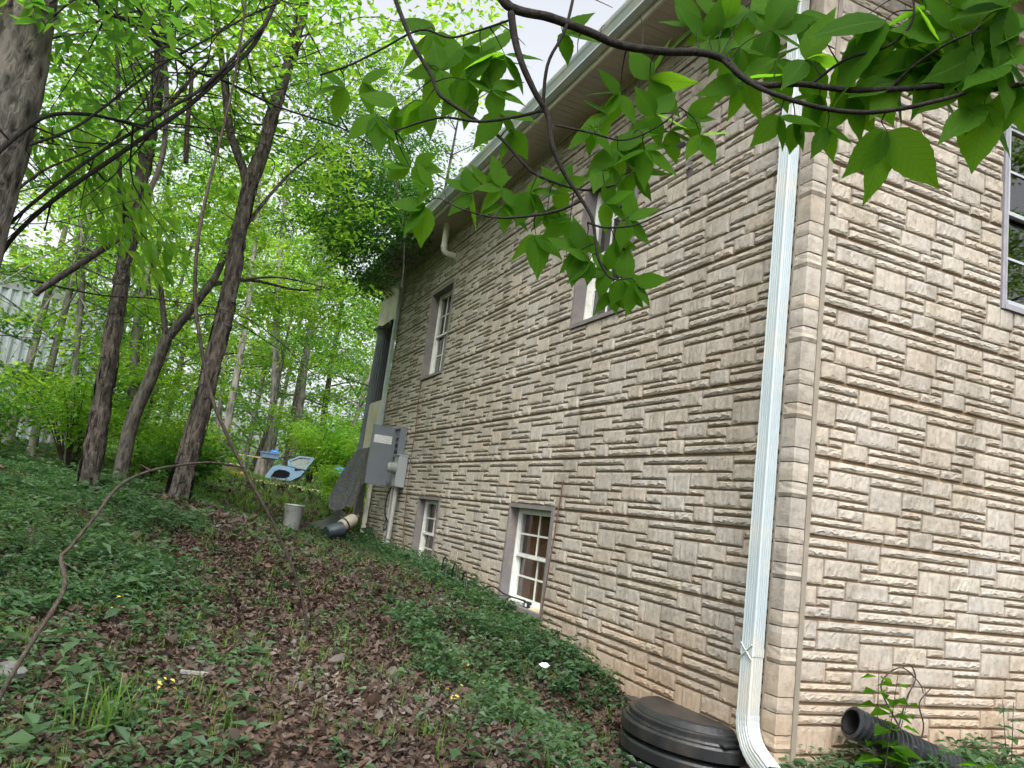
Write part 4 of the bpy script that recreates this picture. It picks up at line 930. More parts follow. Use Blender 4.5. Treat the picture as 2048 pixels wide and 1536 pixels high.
def grow(rs, base, height, r0, lean=(0, 0), nb=14, first=.3, blen=2.2, leafsize=.10, per=70, crad=.55, flat=.45, wr=.5, upness=.35, ncl=5):
    """a woodland tree about base: (trunk MB, crown V, F)"""
    base = np.asarray(base, float); mb = MB(); k = 9; pts = []
    w1, w2 = rs.normal(0, .12, 2), rs.normal(0, .10, 2)
    for i in range(k):
        t = i / (k - 1); pts.append(base + np.array([lean[0] * t + w1[0] * math.sin(3 * t) + w2[0] * math.sin(7 * t), lean[1] * t + w1[1] * math.sin(3 * t) + w2[1] * math.sin(7 * t), height * t - .1]))
    path = smooth_path(pts, 2); mb.tube(path, [r0 * (1.25 if i == 0 else 1) * (1 - .85 * i / (len(path) - 1)) for i in range(len(path))], 9)
    cl = []; cr = []
    for b in range(nb):
        t = first + (1 - first) * (b + rs.random()) / nb; i = min(len(path) - 2, int(t * (len(path) - 1))); o = np.array(path[i])
        a = b * 2.4 + rs.normal(0, .4); l = blen * (1.15 - .75 * (t - first) / (1 - first)) * (.7 + .6 * rs.random())
        d = np.array([math.cos(a), math.sin(a), upness + .4 * (t - first) + rs.normal(0, .1)])
        bp = [o + d * l * s_ + np.array([0, 0, -.18 * l * s_ * s_]) + rs.normal(0, .05, 3) * s_ for s_ in (0, .33, .66, 1.0)]
        rb = r0 * .32 * (1 - t * .6); mb.tube(smooth_path(bp, 2), lerp_r(rb, .006, 7), 5, False)
        for c in range(ncl):
            s_ = .3 + .75 * (c + rs.random()) / ncl; q = o + d * l * min(s_, 1) + np.array([0, 0, -.18 * l * s_ * s_]) + np.array([*rs.normal(0, .28 * l * .5, 2), rs.normal(0, .16)])
            cl.append(q); cr.append(crad * (.6 + .7 * rs.random()))
            j = min(3, int(s_ * 3)); mb.tube([bp[j], (bp[j] + q) / 2 + np.array([0, 0, .05]), q], [.010, .007, .003], 4, False)
    cl.append(np.array(path[-1])); cr.append(crad)
    V, Fc = spray(rs, cl, per, cr, leafsize, flat, wr)
    return mb, V, Fc

def tree_thing(name, base, mb, V, Fc, bark, leafm, label, cat='tree', group=None):
    t = empty(name, base, label, cat, group)
    mb.build('trunk', bark, t)
    link_mesh('crown', np_mesh('crown', V - np.asarray(base, np.float32), Fc, False, leafm), None, t)
    return t

# trees of the wood: five kinds, copied about
protos = []
for k in range(6):
    rs = np.random.default_rng(100 + k)
    H = (11, 9, 13, 8, 10, 12)[k]
    mb, V, Fc = grow(rs, (0, 0, 0), H, (.13, .10, .16, .08, .11, .14)[k], rs.normal(0, .6, 2), nb=(18, 16, 22, 15, 18, 20)[k], first=(.18, .12, .30, .08, .15, .25)[k], blen=(2.4, 2.2, 2.6, 1.9, 2.3, 2.5)[k],
                     leafsize=(.13, .12, .13, .11, .12, .13)[k], per=70, crad=.62, flat=.38, wr=(.55, .5, .6, .5, .55, .45)[k])
    protos.append((mb.mesh('trunk', M['bark_pale' if k in (1, 4) else 'bark']), np_mesh('crown', V, Fc, False, M['leaf_bright' if k % 2 == 0 else 'leaf_mid'])))
def wood_tree(k, x, y, rz, s, label, group, name='woodland_tree'):
    t = empty(name, (x, y, g1(x, y) - .05), label, 'tree', group); t.rotation_euler = (0, 0, rz); t.scale = (s, s, s)
    a = bpy.data.objects.new('trunk', protos[k][0]); c = bpy.data.objects.new('crown', protos[k][1])
    for o in (a, c): col.objects.link(o); o.parent = t
    return t
spots = [(-1.2,20.5,3,.9),(1.6,21.5,1,1.0),(-3.0,21.2,0,1.0),(3.4,23.5,4,1.1),(.4,24.5,2,1.0),(-4.6,24.0,5,1.0),(-2.0,26.0,1,1.1),(5.6,26.5,0,1.1),(2.2,28.5,5,1.1),(-6.6,25.5,3,1.2),
         (-.6,30.5,4,1.2),(7.6,31.0,2,1.1),(4.4,32.5,3,1.4),(-4.0,31.5,0,1.2),(-8.6,29.5,2,1.0),(1.0,35.5,1,1.4),(9.6,37.0,0,1.3),(6.0,38.5,4,1.4),(-2.6,37.5,5,1.2),(-6.8,36.5,1,1.4)]
for i, (x, y, k, s) in enumerate(spots):
    wood_tree(k, x, y, i * 1.7, s, 'slender leafy tree in the wood beyond the clearing', 'trees of the wood beyond the clearing')
left = [(-5.4,11.5,1,.75),(-7.4,9.4,3,.95),(-6.2,14.0,4,.85),(-8.8,12.5,0,.9),(-9.6,7.0,5,.85),(-11.5,10.5,2,.9),(-4.3,14.6,3,.9)]
for i, (x, y, k, s) in enumerate(left):
    wood_tree(k, x, y, i * 2.1 + .5, s, 'bushy leafy tree crowding in front of the metal shed', 'trees in front of the shed')
over = [(-11.0,4.0,2,.8),(-13,-1.0,0,.9),(2.0,14.6,5,.85),(4.5,17.5,2,.9)]
for i, (x, y, k, s) in enumerate(over):
    wood_tree(k, x, y, i * 1.3, s, 'tall tree whose canopy closes over the yard' if i < 2 else 'tall tree rising behind the porch roof', 'trees over the yard' if i < 2 else 'trees behind the porch')
behind = [(9.5,-7.5,0,1.0),(13,-9,2,1.0),(16.5,-8.5,1,1.1),(12,-13.5,4,1.1),(18.5,-12.5,5,1.1)]
for i, (x, y, k, s) in enumerate(behind):
    wood_tree(k, x, y, i * .9, s, 'tree reflected in the end-wall window', 'trees facing the end wall')
# the wood farther off reads as one mass
parts = []; rs = np.random.default_rng(55)
n = 1500; cx = rs.uniform(-45, 60, n); cyy = rs.uniform(44, 58, n); cz = 1 + 15 * rs.random(n) ** 1.5
c2 = np.stack([rs.uniform(-22, 32, 420), rs.uniform(33, 44, 420), rs.uniform(.8, 4.5, 420)], 1)
V1 = spray(rs, np.concatenate([np.stack([cx, cyy, cz], 1), c2]), 34, 1.5, .30, .5, .6)
link = link_mesh('far_wood', np_mesh('far_wood', V1[0], V1[1], False, M['leaf_mid'])); tag(link, 'mass of green wood far beyond the clearing', 'wood', kind='stuff')

# hand-placed trunks ------------------------------------------------
def px_path(pts, n=5): return smooth_path([at(*p) for p in pts], n)
def limb(mb, pts, r0, r1, n=7, k=5, wob=0.0): P = px_path(pts, k); mb.tube(P, lerp_r(r0, r1, len(P)), n, wob=wob); return P
def shag(mb, P, rr, rs, count, length=.35):
    """loose plates of shaggy bark along a trunk"""
    for _ in range(count):
        i = rs.integers(1, len(P) - 2); o = np.array(P[i]); t = unit(np.array(P[i + 1]) - o); r_ = rr[i]; a = rs.random() * 6.28
        s1 = unit(np.cross(t, np.array([.3, 1, 0]))); s2 = np.cross(t, s1); nr = math.cos(a) * s1 + math.sin(a) * s2; tg = np.cross(t, nr); w = r_ * (.16 + .2 * rs.random()); l = length * (.5 + rs.random())
        f0, f1 = r_ * 1.0, r_ + .006 + .012 * rs.random()
        q = [o + nr * f0 - tg * w, o + nr * f0 + tg * w, o + t * l * .5 + nr * f1 * 1.02 + tg * w * 1.1, o + t * l + nr * f0 + tg * w * .8, o + t * l + nr * f0 - tg * w * .8, o + t * l * .5 + nr * f1 * 1.02 - tg * w * 1.1]
        q[0] = q[0] + nr * .014 * rs.random(); q[1] = q[1] + nr * .014 * rs.random()
        mb.add(q, [(0, 1, 2, 5), (5, 2, 3, 4)])
def twig_up(mb, P, spots, rs, share=.45):
    T = np.array(P)
    for s_ in spots:
        if rs.random() > share: continue
        c = at(*s_[:3]); d = np.linalg.norm(T - c, axis=1) + np.where(T[:, 2] > c[2] - .2, 3.0, 0); o = T[np.argmin(d)]; l = np.linalg.norm(c - o)
        if l < 4.5: q = smooth_path([o, o + (c - o) * .5 + np.array([0, 0, .10 * l]) + rs.normal(0, .06 * l, 3), c], 4); mb.tube(q, lerp_r(.008 + .003 * l, .003, len(q)), 5, False)
def canopy(rs, spots, per, rad, size, flat=.35, wr=.55):
    return spray(rs, [at(*s_[:3]) for s_ in spots], per, rad, size, flat, wr)

rs = np.random.default_rng(21)
# big trunk at the left edge
d0 = 5.4; mb = MB(); P = px_path([(-190, 1010, d0), (-150, 800, d0), (-95, 600, d0), (-45, 420, d0), (10, 240, d0), (45, 90, d0), (70, -60, d0), (95, -260, d0), (120, -600, d0)], 5)
P[0][2] = min(P[0][2], g1(P[0][0], P[0][1]) - .1); rr = lerp_r(.21, .115, len(P)); mb.tube(P, rr, 22, wob=.05)
cs = [(rs.uniform(-260, 330), rs.uniform(-420, 60), rs.uniform(4.6, 7.2)) for _ in range(46)]
twig_up(mb, P, cs, rs); V, Fc = canopy(rs, cs, 46, .42, .105)
M['bark_big'] = bark_mat('furrowed_grey_bark', (0.010, 0.009, 0.008), (0.17, 0.155, 0.145), 9, .38, 1.0)
tree_thing('hickory_tree', P[0], mb, V, Fc, M['bark_big'], M['leaf_mid'], 'thick grey-barked trunk leaning at the left edge of the picture')
# left shaggy trunk
d0 = 9.0; mb = MB(); P = px_path([(172, 1000, d0), (185, 920, d0), (205, 800, d0), (228, 660, d0), (252, 510, d0), (285, 350, d0), (312, 190, d0), (333, 30, d0), (350, -150, d0), (362, -420, d0)], 5)
P[0][2] = g1(P[0][0], P[0][1]) - .08; rr = lerp_r(.095, .042, len(P)); rr[0] *= 1.5; rr[1] *= 1.18; mb.tube(P, rr, 16, wob=.06); shag(mb, P, rr, rs, 420, .22)
limb(mb, [(262, 480, d0), (240, 380, 8.6), (236, 200, 8.4), (232, 0, 8.2)], .04, .015)
limb(mb, [(300, 250, d0), (390, 150, 8.8), (480, 60, 8.6)], .03, .01)
cs = [(rs.uniform(60, 520), rs.uniform(-500, 300), rs.uniform(7.4, 11)) for _ in range(110)]
twig_up(mb, P, cs, rs); V, Fc = canopy(rs, cs, 60, .55, .105)
tree_thing('hickory_tree', P[0], mb, V, Fc, M['bark2'], M['leaf_mid'], 'left of two shaggy brown trunks, standing upright in the undergrowth')
# right shaggy trunk, forked
d0 = 8.9; mb = MB(); P = px_path([(352, 1010, d0), (372, 930, d0), (402, 820, d0), (432, 700, d0), (460, 580, d0), (482, 450, d0), (500, 370, d0), (522, 310, d0), (545, 230, d0), (585, 100, d0), (612, -20, d0), (640, -200, d0), (660, -420, d0)], 5)
P[0][2] = g1(P[0][0], P[0][1]) - .08; rr = lerp_r(.10, .042, len(P)); rr[0] *= 1.5; rr[1] *= 1.18; mb.tube(P, rr, 16, wob=.06); shag(mb, P, rr, rs, 460, .22)
limb(mb, [(496, 385, d0), (485, 335, d0), (462, 270, d0), (451, 190, d0), (440, 90, d0), (425, -20, d0), (415, -200, d0)], .052, .025, 9)
limb(mb, [(478, 470, d0), (540, 390, 9.2), (600, 330, 9.6), (690, 270, 10)], .025, .008)
limb(mb, [(470, 560, d0), (560, 555, 9.3), (650, 575, 9.8)], .018, .006)
cs = [(rs.uniform(380, 980), rs.uniform(-500, 190), rs.uniform(7.6, 11)) for _ in range(105)] + [(rs.uniform(400, 760), rs.uniform(120, 420), rs.uniform(9, 12)) for _ in range(40)]
twig_up(mb, P, cs, rs); V, Fc = canopy(rs, cs, 60, .5, .10)
tree_thing('hickory_tree', P[0], mb, V, Fc, M['bark2'], M['leaf_bright'], 'right of two shaggy brown trunks, leaning right beside the path and forked high up')
# smooth Y-shaped trunk between them
d0 = 11.5; mb = MB(); P = px_path([(235, 985, d0), (262, 850, d0), (300, 760, d0), (335, 672, d0)], 5); P[0][2] = g1(P[0][0], P[0][1]) - .1
rr = lerp_r(.10, .075, len(P)); rr[0] *= 1.4; mb.tube(P, rr, 12)
limb(mb, [(332, 680, d0), (400, 595, d0), (435, 545, d0), (470, 450, d0), (520, 340, d0), (560, 180, d0)], .068, .025, 10); limb(mb, [(332, 685, d0), (325, 610, d0), (318, 560, d0), (295, 500, d0), (280, 420, d0)], .045, .015, 8)
limb(mb, [(420, 570, d0), (500, 560, 12), (600, 580, 12.5), (690, 575, 13)], .035, .008); limb(mb, [(340, 650, d0), (440, 630, 12), (560, 700, 12.5)], .02, .006)
cs = [(rs.uniform(230, 720), rs.uniform(380, 640), rs.uniform(10.5, 14)) for _ in range(55)] + [(rs.uniform(200, 460), rs.uniform(600, 800), rs.uniform(11.5, 14)) for _ in range(18)]
V, Fc = canopy(rs, cs, 55, .5, .10)
tree_thing('maple_tree', P[0], mb, V, Fc, M['bark'], M['leaf_bright'], 'smooth grey Y-shaped tree between the two shaggy trunks')
# dark-leaved tree reaching over the far end of the gutter, trunk behind the house
mb = MB(); b = np.array([1.6, 13.2, g1(1.6, 13.2) - .1]); pp = smooth_path([b, b + [-.1, .1, 3], b + [-.5, -.1, 5.6], b + [-1.0, -.4, 7.5]], 5); mb.tube(pp, lerp_r(.16, .05, len(pp)), 10)
q = at(800, 470, 12.3)
for tgt in ((805, 520, 11.8), (720, 420, 12.6), (690, 330, 13), (840, 430, 11.6)):
    e = at(*tgt); s_ = np.array(pp[9]); P = smooth_path([s_, (s_ + e) / 2 + [0, 0, .5], e], 6); mb.tube(P, lerp_r(.04, .008, len(P)), 6, False)
mb.tube(px_path([(790, 360, 11.6), (806, 450, 11.6), (808, 520, 11.5), (803, 575, 11.5)], 4), .012, 5)
cs = [(rs.uniform(690, 850), rs.uniform(330, 520), rs.uniform(11.6, 13.4)) for _ in range(60)] + [(rs.uniform(560, 860), rs.uniform(90, 470), rs.uniform(11.5, 15)) for _ in range(90)] + [(rs.uniform(640, 760), rs.uniform(430, 585), rs.uniform(12.2, 14)) for _ in range(26)] + [(745, 575, 12.2), (730, 560, 12.4), (760, 545, 12.2), (825, 470, 11.5), (835, 440, 11.5)] + [(rs.uniform(620, 780), rs.uniform(200, 380), rs.uniform(12.5, 15)) for _ in range(30)]
cs = [c for c in cs if c[1] < 1190 - .82 * c[0] or c[0] < 745]
V, Fc = canopy(rs, cs, 110, .36, .085, .6, .36)
tree_thing('dark_leaved_tree', b, mb, V, Fc, M['bark'], M['leaf_dark'], 'dark glossy-leaved tree hanging over the far end of the gutter')
# pale distant trunks at the wood's edge
for pts, r_, lab in (([(440, 922, 22), (468, 780, 22), (492, 640, 22), (510, 480, 22), (520, 330, 22)], .11, 'pale thin trunk rising left of the white tub'),
                     ([(533, 900, 24), (548, 800, 24), (553, 660, 24), (560, 520, 24), (575, 350, 24)], .13, 'pale straight trunk rising behind the blue tote'),
                     ([(588, 890, 25), (603, 800, 25), (615, 700, 25), (640, 560, 25), (650, 420, 25)], .11, 'pale leaning trunk rising behind the bright bush'),
                     ([(140, 905, 13), (146, 800, 13), (155, 680, 13), (165, 560, 13), (160, 430, 13)], .06, 'thin pale sapling trunk standing before the shed'),
                     ([(262, 860, 14), (268, 760, 14), (275, 640, 14), (300, 520, 14)], .10, 'pale mottled trunk behind the Y-shaped tree')):
    mb = MB(); P = px_path(pts, 5); P[0][2] = min(P[0][2], g1(P[0][0], P[0][1]) - .1); mb.tube(P, lerp_r(r_, r_ * .5, len(P)), 10, wob=.05)
    e = P[-1]; cs = [np.array(P[int(len(P) * .55) + rs.integers(0, len(P) // 2 - 2)]) + rs.normal(0, .8, 3) for _ in range(22)]
    for c in cs: o_ = np.array(P[int(len(P) * .6)]); mb.tube([o_ + (np.array(P[-1]) - o_) * rs.random(), c], [.015, .004], 4, False)
    V, Fc = spray(rs, cs, 55, .6, .12, .4, .55)
    tree_thing('sapling_tree', P[0], mb, V, Fc, M['bark_pale'], M['leaf_bright'], lab)

# bare branches crossing the upper left
def bare(name, sticks, mat, label, cat='branch', twigs=10, seed=1):
    rs_ = np.random.default_rng(seed); mb = MB(); allp = []
    for pts, r0, r1 in sticks: allp.append((limb(mb, pts, r0, r1, 7, 6, .06), r0))
    for _ in range(twigs):
        P, r0 = allp[rs_.integers(len(allp))]; i = rs_.integers(2, len(P) - 1); o = np.array(P[i]); d = unit(rs_.normal(0, 1, 3) + C_R * rs_.normal(0, .6)); l = rs_.uniform(.25, .9)
        q = [o, o + d * l * .5 + rs_.normal(0, .04, 3), o + d * l + rs_.normal(0, .08, 3)]; mb.tube(smooth_path(q, 3), lerp_r(min(.008, r0 * .5), .002, 7), 4, False)
        if rs_.random() < .6: e = q[2]; d2 = unit(d + rs_.normal(0, .6, 3)); mb.tube([q[1], q[1] + d2 * l * .5], [.004, .0015], 4, False)
    return tag(mb.build(name, mat), label, cat)
bare('bare_branch', [([(-30, 560, 5.6), (30, 470, 5.6), (120, 390, 5.6), (250, 300, 5.7), (330, 245, 5.8), (385, 205, 5.9), (455, 140, 6.0), (510, 85, 6.1), (560, -20, 6.2), (590, -120, 6.2)], .014, .019),
     ([(-30, 500, 5.5), (50, 420, 5.5), (170, 325, 5.6), (280, 255, 5.7), (340, 215, 5.8), (400, 180, 5.9), (465, 118, 6.0), (525, 55, 6.1)], .010, .015)], M['twig'], 'pair of long brown limbs rising together from left edge to top', seed=3, twigs=26)
bare('bare_branch', [([(-20, 320, 5.2), (30, 275, 5.2), (95, 232, 5.2), (170, 228, 5.3), (240, 242, 5.4), (290, 258, 5.4)], .015, .009), ([(60, 290, 5.2), (150, 255, 5.2), (240, 190, 5.3), (330, 125, 5.4), (420, 75, 5.5), (500, 30, 5.6), (560, 5, 5.6)], .009, .007)], M['twig'], 'dark arched limb springing from the thick left trunk', seed=4, twigs=22)
bare('bare_branch', [([(68, 588, 7.0), (110, 560, 7.0), (180, 515, 7.0), (245, 470, 7.0), (275, 430, 7.0), (300, 380, 7.0), (325, 310, 7.0), (333, 200, 7.0), (325, 100, 7.0), (290, 20, 7.0), (250, -60, 7)], .028, .018)], M['bark'], 'broken grey limb hanging with its snapped end at left', seed=5, twigs=12)
bare('bare_branch', [([(170, -20, 6), (215, 25, 6), (270, 48, 6), (330, 100, 6), (390, 142, 6), (455, 165, 6.1), (560, 215, 6.3), (680, 255, 6.6), (760, 300, 6.8)], .016, .006), ([(255, -20, 6), (305, 60, 6), (370, 120, 6)], .016, .012)], M['twig'], 'dark limb slanting down from the top left corner', seed=6, twigs=22)
bare('bare_branch', [([(0, 410, 6.4), (80, 345, 6.4), (160, 310, 6.4), (215, 285, 6.4)], .012, .006), ([(372, 325, 6), (375, 250, 6), (382, 180, 6), (384, 140, 6)], .020, .014), ([(60, 560, 7), (200, 590, 7.2), (330, 600, 7.4), (500, 640, 7.6), (640, 760, 8)], .008, .004)], M['stem'], 'thin twigs and a hanging stub among the left trunks', seed=7, twigs=26)
# hanging stem and bent sapling over the path
bx1 = at(626, 1275, 4.9); bx1[2] = g1(bx1[0], bx1[1]) - .04
mb = MB(); P = smooth_path([bx1] + [at(*q_) for q_ in ((600, 1180, 4.85), (545, 1045, 4.8), (484, 932, 4.75), (425, 800, 4.7), (402, 690, 4.7), (390, 590, 4.7), (396, 480, 4.7), (415, 380, 4.75), (428, 330, 4.8), (470, 150, 4.9), (500, -60, 5.0))], 6)
mb.tube(P, [.006 + .005 * math.sin(math.pi * i / len(P)) for i in range(len(P))], 8, wob=.08)
for i in (14, 20, 27): mb.tube([P[i], np.array(P[i]) + C_R * -.05 + C_U * .01], [.006, .002], 5)
tag(mb.build('bare_sapling', M['stem']), 'slender bare sapling rising from the dead leaves over the path', 'sapling')
lb = at(-60, 1480, 3.4); lb[2] = g1(lb[0], lb[1]) - .03
mb = MB(); P = smooth_path([lb] + [at(*q_) for q_ in ((0, 1392, 3.45), (70, 1275, 3.55), (118, 1200, 3.6), (130, 1160, 3.65), (122, 1115, 3.7), (140, 1095, 3.75), (185, 1040, 3.8), (235, 975, 3.95), (290, 945, 4.1), (350, 932, 4.3), (420, 925, 4.5), (484, 934, 4.74))], 5)
mb.tube(P, [(.0095 - .004 * i / len(P)) * (1.35 if i % 9 == 4 else 1) for i in range(len(P))], 8, wob=.16); 
for i, l in ((24, .12), (36, .10), (46, -.1)): mb.tube([P[i], np.array(P[i]) - C_U * l * .3 + C_R * l * .5], [.005, .002], 5)
tag(mb.build('bent_branch', M['stem']), 'long bent bare branch arching over the ground cover at left', 'branch')

# bushes and understorey ---------------------------------------------
def bush(name, x, y, rx, rz, nleaf, size, leafm, label, group=None, wr=.5, seed=0, zoff=0.0):
    rs_ = np.random.default_rng(seed); b = gp(x, y); nst = 14; mb = MB(); cl = []
    for i in range(nst):
        a = rs_.random() * 6.28; e = b + np.array([math.cos(a) * rx * rs_.uniform(.3, 1), math.sin(a) * rx * rs_.uniform(.3, 1), rz * rs_.uniform(.45, 1)])
        P = smooth_path([b, b + (e - b) * .5 + [0, 0, .15 * rz], e], 3); mb.tube(P, lerp_r(.014, .003, len(P)), 4, False)
        for s_ in (.45, .65, .8, .92, 1.0): cl.append(b + (e - b) * s_ + rs_.normal(0, .10 * rx, 3) + [0, 0, .12 * rz * math.sin(3.1 * s_)])
    V, Fc = spray(rs_, cl, max(4, nleaf // len(cl)), .28 * rx + .05, size, .75, wr, .7); V[:, 2] = np.maximum(V[:, 2], b[2] + .01)
    t = empty(name, b, label, 'shrub', group); mb.build('stem', M['stem'], t); link_mesh('foliage', np_mesh('foliage', V - b, Fc, False, leafm), None, t); return t
bush('bright_bush', .25, 18.6, 1.15, 2.0, 5200, .085, M['leaf_bright'], 'rounded yellow-green bush behind the blue door', seed=1)
bush('bright_bush', .95, 18.0, .8, 1.5, 2600, .11, M['leaf_bright'], 'bright green bush right of the rounded yellow one', seed=2)
bush('weed_clump', .15, 14.2, .75, .75, 2600, .07, M['leaf_bright'], 'low bright weeds between the bucket and the bush', seed=3)
bush('weed_clump', .1, 12.6, .5, .4, 1500, .06, M['leaf_bright'], 'low weeds just behind the metal bucket', seed=4)
bush('weed_clump', 1.2, 16.2, .8, .6, 2200, .07, M['leaf_bright'], 'sunlit weeds beside the clay lane', seed=5)
under = [(-4.6,9.2,.9,1.5),(-5.6,8.0,1.0,1.3),(-3.6,10.5,.8,1.2),(-3.1,9.0,.5,.9),(-6.8,7.0,1.1,1.6),(-4.9,11.5,1.0,1.8),(-2.9,12.5,.8,1.2),(-7.6,11.0,1.2,2.0),(-3.6,16.2,.9,1.0),(-2.6,19.2,1.0,.9),(-5.0,13.6,1.0,1.5)]
for i, (x, y, rx, rz) in enumerate(under): bush('understorey_shrub', x, y, rx, rz, 2000, .085, M['leaf_mid' if i % 2 else 'leaf_bright'], 'loose green shrub in the undergrowth around the left trunks', 'undergrowth around the left trunks', seed=20 + i)
# arching leafy spray hanging across the left
mb = MB(); P = px_path([(60, 270, 6.6), (130, 290, 6.6), (190, 340, 6.5), (240, 400, 6.5), (285, 470, 6.4), (340, 520, 6.4)], 6); mb.tube(P, lerp_r(.012, .003, len(P)), 5)
rs = np.random.default_rng(8); idx = rs.integers(0, len(P), 260); PP = np.array(P)[idx] + rs.normal(0, .13, (260, 3)); DD = np.tile(C_R * .55 - C_U * .8, (260, 1)) + rs.normal(0, .3, (260, 3)); NN = np.tile(-C_F * .4 + np.array([.1, 0, .8]), (260, 1)) + rs.normal(0, .3, (260, 3))
V, Fc = leaf_arrays(PP, DD, unit(NN), .11 + .07 * rs.random(260), .38, .15, .3)
t = empty('arching_spray', P[0], 'arching spray of drooping bright leaves hanging between the left trunks', 'branch'); mb.build('stem', M['twig'], t); link_mesh('foliage', np_mesh('foliage', V - P[0], Fc, False, M['leaf_bright']), None, t)

# ------------------------------------------------------------------ leafy branch near the camera, upper right
DB = 2.35
LM = []
for k in range(4):     # four leaflet shapes: toothed ovate blades with a short stalk
    rs_ = np.random.default_rng(300 + k); n = 13; V = [(0, 0, 0)]; wmax = (.31, .28, .35, .27)[k]
    for i in range(1, n):
        t_ = i / n; wv = wmax * (math.sin(math.pi * t_ ** .82) ** .75) * (1 - .18 * t_) * (1 + .035 * (-1) ** i); z = -.12 * t_ * t_ * (.4 + .35 * k / 3) + .02 * math.sin(5 * t_ + k)
        V += [(t_, wv, z + .09 * wv), (t_, 0, z), (t_, -wv, z + .09 * wv)]
    V.append((1.10, 0, -.10)); Fc = [(0, 2, 1), (0, 3, 2)]
    for i in range(n - 2): a = 1 + i * 3; Fc += [(a, a + 1, a + 4, a + 3), (a + 1, a + 2, a + 5, a + 4)]
    a = 1 + (n - 2) * 3; e = len(V) - 1; Fc += [(a, a + 1, e), (a + 1, a + 2, e)]
    me = bpy.data.meshes.new('leaf'); me.from_pydata(V, [], Fc); me.polygons.foreach_set('use_smooth', [True] * len(Fc)); me.materials.append(M['leaf_near']); LM.append(me)
STEMS = [([(985, -40, 2.3), (1010, 5, 2.3), (1040, 22, 2.3), (1100, 35, 2.3), (1180, 65, 2.32), (1240, 90, 2.34), (1330, 103, 2.36), (1400, 105, 2.38), (1450, 120, 2.4), (1480, 150, 2.4), (1520, 170, 2.4), (1600, 168, 2.4), (1700, 180, 2.4), (1800, 178, 2.42), (1890, 172, 2.44), (1960, 182, 2.46), (2060, 165, 2.48)], .0165, .0075),
    ([(1440, 115, 2.4), (1500, 165, 2.38), (1560, 192, 2.36), (1640, 215, 2.35), (1720, 225, 2.35), (1800, 218, 2.36), (1880, 200, 2.4), (1940, 184, 2.45)], .0085, .006),
    ([(1022, 25, 2.3), (1030, 80, 2.3), (1045, 130, 2.3), (1070, 185, 2.32), (1095, 230, 2.34), (1105, 290, 2.34), (1125, 340, 2.35), (1160, 395, 2.36), (1185, 440, 2.36), (1195, 510, 2.36), (1215, 550, 2.36), (1235, 560, 2.36)], .0125, .003),
    ([(1085, 225, 2.34), (1095, 130, 2.3), (1130, 60, 2.3), (1150, -20, 2.3)], .006, .005),
    ([(780, -30, 2.7), (810, 50, 2.65), (830, 95, 2.62), (862, 150, 2.6), (880, 190, 2.58), (930, 225, 2.55), (1000, 275, 2.5), (1060, 340, 2.46), (1110, 365, 2.44), (1170, 380, 2.42), (1230, 370, 2.4)], .009, .0035),
    ([(1085, 220, 2.34), (1040, 232, 2.36), (960, 243, 2.4), (890, 235, 2.45), (840, 245, 2.5), (790, 262, 2.55)], .006, .003),
    ([(1165, 400, 2.36), (1120, 420, 2.37), (1060, 432, 2.38), (990, 435, 2.4), (930, 420, 2.42), (895, 405, 2.44)], .0055, .0025),
    ([(1175, 445, 2.36), (1210, 455, 2.35), (1270, 450, 2.33), (1330, 425, 2.32), (1400, 400, 2.3)], .004, .002),
    ([(1110, 250, 2.34), (1180, 265, 2.33), (1250, 280, 2.32), (1320, 250, 2.32), (1360, 215, 2.32)], .004, .002),
    ([(1620, 170, 2.4), (1690, 120, 2.38), (1780, 90, 2.36), (1825, 40, 2.35), (1825, -20, 2.35)], .005, .003),
    ([(1780, 178, 2.42), (1830, 130, 2.4), (1890, 90, 2.38), (1945, 65, 2.36)], .0055, .003),
    ([(640, 150, 2.75), (700, 130, 2.72), (760, 100, 2.7), (840, 60, 2.66), (900, 75, 2.62), (960, 60, 2.58), (1020, 40, 2.32)], .004, .004)]
br = empty('leafy_branch', at(1010, 5, 2.3), 'dark branch with large hanging green leaves across the upper right', 'branch')
mb = MB(); SP = []
for pts, r0, r1 in STEMS:
    P = px_path(pts, 6); mb.tube(P, lerp_r(r0, r1, len(P)), 8, wob=.08); SP += P
mb.build('stem', M['twig'], br); SP = np.array(SP)
